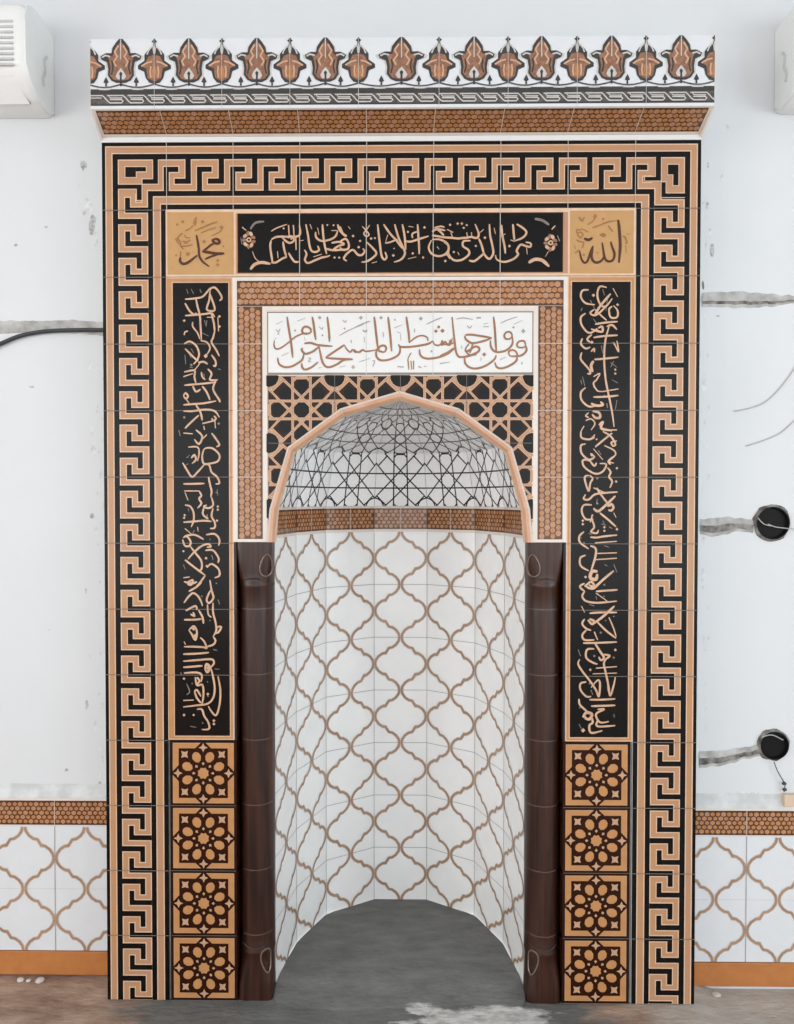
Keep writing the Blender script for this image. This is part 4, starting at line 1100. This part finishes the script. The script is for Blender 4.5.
def socket(x, y, r, label, wires, seed):
    X, Z = at(x, y, WY)
    root = empty('socket_hole', (X, WY, Z), label, 'socket hole', 'open round socket boxes in the right wall')
    mb = MB(); N = 28
    def rg(rr, Y, rag=0): return [(X+(rr*(1+rag*noise.noise(Vector((math.cos(a)*2, math.sin(a)*2, seed)))))*math.cos(a), Y, Z+(rr*(1+rag*noise.noise(Vector((math.cos(a)*2, math.sin(a)*2, seed)))))*math.sin(a)) for a in [2*math.pi*k/N for k in range(N)]]
    def loft(rings, b, m):
        for A, B in zip(rings, rings[1:]):
            for k in range(N): b.face3([A[k], A[(k+1) % N], B[(k+1) % N], B[k]], m, True)
    rim = MB(); loft([rg(r*1.12, WY-.0008, .12), rg(r*1.05, WY-.006, .1), rg(r*.92, WY-.009, .1)], rim, 'mortar_dark')
    rim.build('mortar_collar', root)
    b = MB(); loft([rg(r*.98, WY-.012), rg(r*.90, WY-.0125), rg(r*.86, WY-.001)], b, 'box_black'); b.face3(rg(r*.87, WY-.001)[::-1], 'box_black')
    b.build('box', root)
    for w in wires:
        c = MB(); c.tube(path3(w, WY-.014), .0016, 'cable_black' if w[0][1] > 700 and len(w) > 3 else 'cable_grey', 8); c.build('wire_end', root)
socket(771.5, 523, .053, 'open black round socket hole in the wall, upper one right of the niche', [[(768, 524), (776, 527), (794, 529), (802, 529)], [(758, 518), (764, 524), (772, 526)]], 1)
socket(773, 744.5, .046, 'open black round socket hole in the wall, lower one just above the dado', [[(762, 737), (772, 735), (783, 740)], [(774, 762), (778, 772), (784, 782), (785, 785), (784, 792)]], 2)
mb = MB()
for x, y in ((784, 784), (784.5, 790)):
    X, Z = at(x, y, WY-.012); mb.tube([(X-.006, WY-.012, Z), (X-.002, WY-.013, Z+.002), (X+.002, WY-.013, Z+.002), (X+.006, WY-.012, Z)], [.003, .0055, .0055, .003], 'cable_black', 8)
tag(mb.build('cable_connector'), 'tiny black connector dangling from the lower socket hole wire', 'connector')
X, Z = at(783, 789, WY-.01)
mb = MB(); mb.box(X, WY-.02, .562, X+.12, WY-.002, .600, 'wood_offcut')
tag(mb.build('wooden_batten', bevel=.002), 'pale wooden batten end on the dado ledge below the lower socket', 'wooden batten')

# ============================================================ WALL AIR UNITS
def ac(x_edge, w, sgn, label):
    """indoor air conditioner; x_edge is the end nearer the niche, body runs away from it"""
    root = empty('air_conditioner', (x_edge+sgn*w/2, WY, 2.74), label, 'air conditioner', 'white wall air conditioners')
    x0, x1 = sorted((x_edge, x_edge+sgn*w))
    prof = [(WY-.001, 2.738), (.075, 2.735), (.02, 2.742), (-.03, 2.775), (-.052, 2.81), (-.056, 2.95), (-.045, 2.985), (-.01, 3.0), (WY-.001, 3.005)]
    mb = MB(); ins = .018
    rings = [(x0, .93), (x0+ins, 1.0), (x1-ins, 1.0), (x1, .93)]
    cy, cz = WY-.001, 2.87
    R = [[(x, cy+(y-cy)*k, cz+(z-cz)*k) for y, z in prof] for x, k in rings]
    for a, b in zip(R, R[1:]):
        for i in range(len(prof)-1): mb.face3([a[i], b[i], b[i+1], a[i+1]], 'plastic_white', True)
    mb.face3(R[0][::-1], 'plastic_white'); mb.face3(R[-1], 'plastic_white')
    o = mb.build('casing', root, merge=True)
    md = o.modifiers.new('bevel', 'BEVEL'); md.width = .010; md.segments = 4; md.limit_method = 'ANGLE'; md.angle_limit = .5
    g = MB(); xe = x_edge+sgn*.035
    a, b = sorted((xe, x_edge+sgn*(w-.035)))
    for k in range(9): g.box(a, -.0585, 2.80+.0155*k, b, -.0525, 2.806+.0155*k, 'plastic_grey')
    g.build('grille', root)
    f = MB(); fa, fb_ = sorted((x_edge+sgn*.03, x_edge+sgn*(w-.03)))
    f.face3([(fa+.02, -.037, 2.782), (fb_-.02, -.037, 2.782), (fb_, .028, 2.733), (fa, .028, 2.733)], 'plastic_white')
    f.face3([(fa, .028, 2.733), (fb_, .028, 2.733), (fb_, .034, 2.739), (fa, .034, 2.739)], 'plastic_dark')
    f.build('flap', root)
    h = MB(); xs_ = x_edge-sgn*.0015
    pts = [(xs_, .07, 2.90), (xs_, .055, 2.88), (xs_, .06, 2.85), (xs_, .045, 2.82), (xs_, .05, 2.80)]
    h.tube(pts, .004, 'plastic_grey', 8); h.build('grip', root)
ac(at(51, 60, WY-.02)[0], .80, -1, 'white wall air conditioner with flap and grille, upper left corner')
ac(at(778, 60, WY-.02)[0], .80, 1, 'white wall unit of which one plain rounded end shows, upper right corner')

# ==================================================================== RUBBLE
for i, (x, y, s, lab) in enumerate([(22, 977, .014, 'small pale crumb of plaster by the left skirting, leftmost'), (39, 981, .016, 'pale plaster chip by the left skirting, the largest'), (33, 975, .010, 'small plaster chip touching the left skirting'), (714, 987, .016, 'pale plaster crumb by the right skirting beside the surround')]):
    d = FWD*F+RGT*(x-397)-UP*(y-512); t = -CZ/d.z if x < 400 else -(CZ+.02)/d.z
    X, Yy = CX+d.x*t, CY+d.y*t
    Yy = min(Yy, WY-.035)
    z = floor_h(X, Yy)
    mb = MB(); import bmesh
    b = bmesh.new(); bmesh.ops.create_icosphere(b, subdivisions=2, radius=s*.7)
    for v in b.verts:
        k = 1+.5*noise.noise(v.co*60+Vector((i*5, 0, 0))); v.co = Vector((v.co.x*k*1.2, v.co.y*k, v.co.z*k*.6))
    me = bpy.data.meshes.new('plaster_chip'); b.to_mesh(me); b.free(); me.materials.append(MATS['rubble_pale'])
    o = bpy.data.objects.new('plaster_chip', me); COL.objects.link(o); o.location = (X, Yy, z+s*.3); tag(o, lab, 'plaster chip', 'plaster crumbs on the floor')

# ===================================================================== LIGHT
w = bpy.data.worlds.new('sky'); S.world = w; w.use_nodes = True
bg = w.node_tree.nodes['Background']; bg.inputs[0].default_value = (.97, .985, 1.0, 1); bg.inputs[1].default_value = 1.2
def area_light(name, loc, rot, sx, sy, power, col):
    l = bpy.data.lights.new(name, 'AREA'); l.shape = 'RECTANGLE'; l.size = sx; l.size_y = sy; l.energy = power; l.color = col
    o = bpy.data.objects.new(name, l); COL.objects.link(o); o.location = loc; o.rotation_euler = rot; return o
for sx in (-1, 1):
    for a, b in WIN:
        area_light('window_daylight', (sx*4.02, (a+b)/2, (WB+WT)/2), (math.radians(90), 0, math.radians(90*sx)), b-a-.1, WT-WB-.1, 52, (.84, .94, 1.0) if sx > 0 else (1.0, .98, .95))  # lamps added just inside the unseen side openings
area_light('window_daylight', (0, -5.98, 1.7), (math.radians(90), 0, 0), 7.3, 2.8, 75, (.97, .985, 1.0))  # broad weak lamp added to fill niche and dome from the front
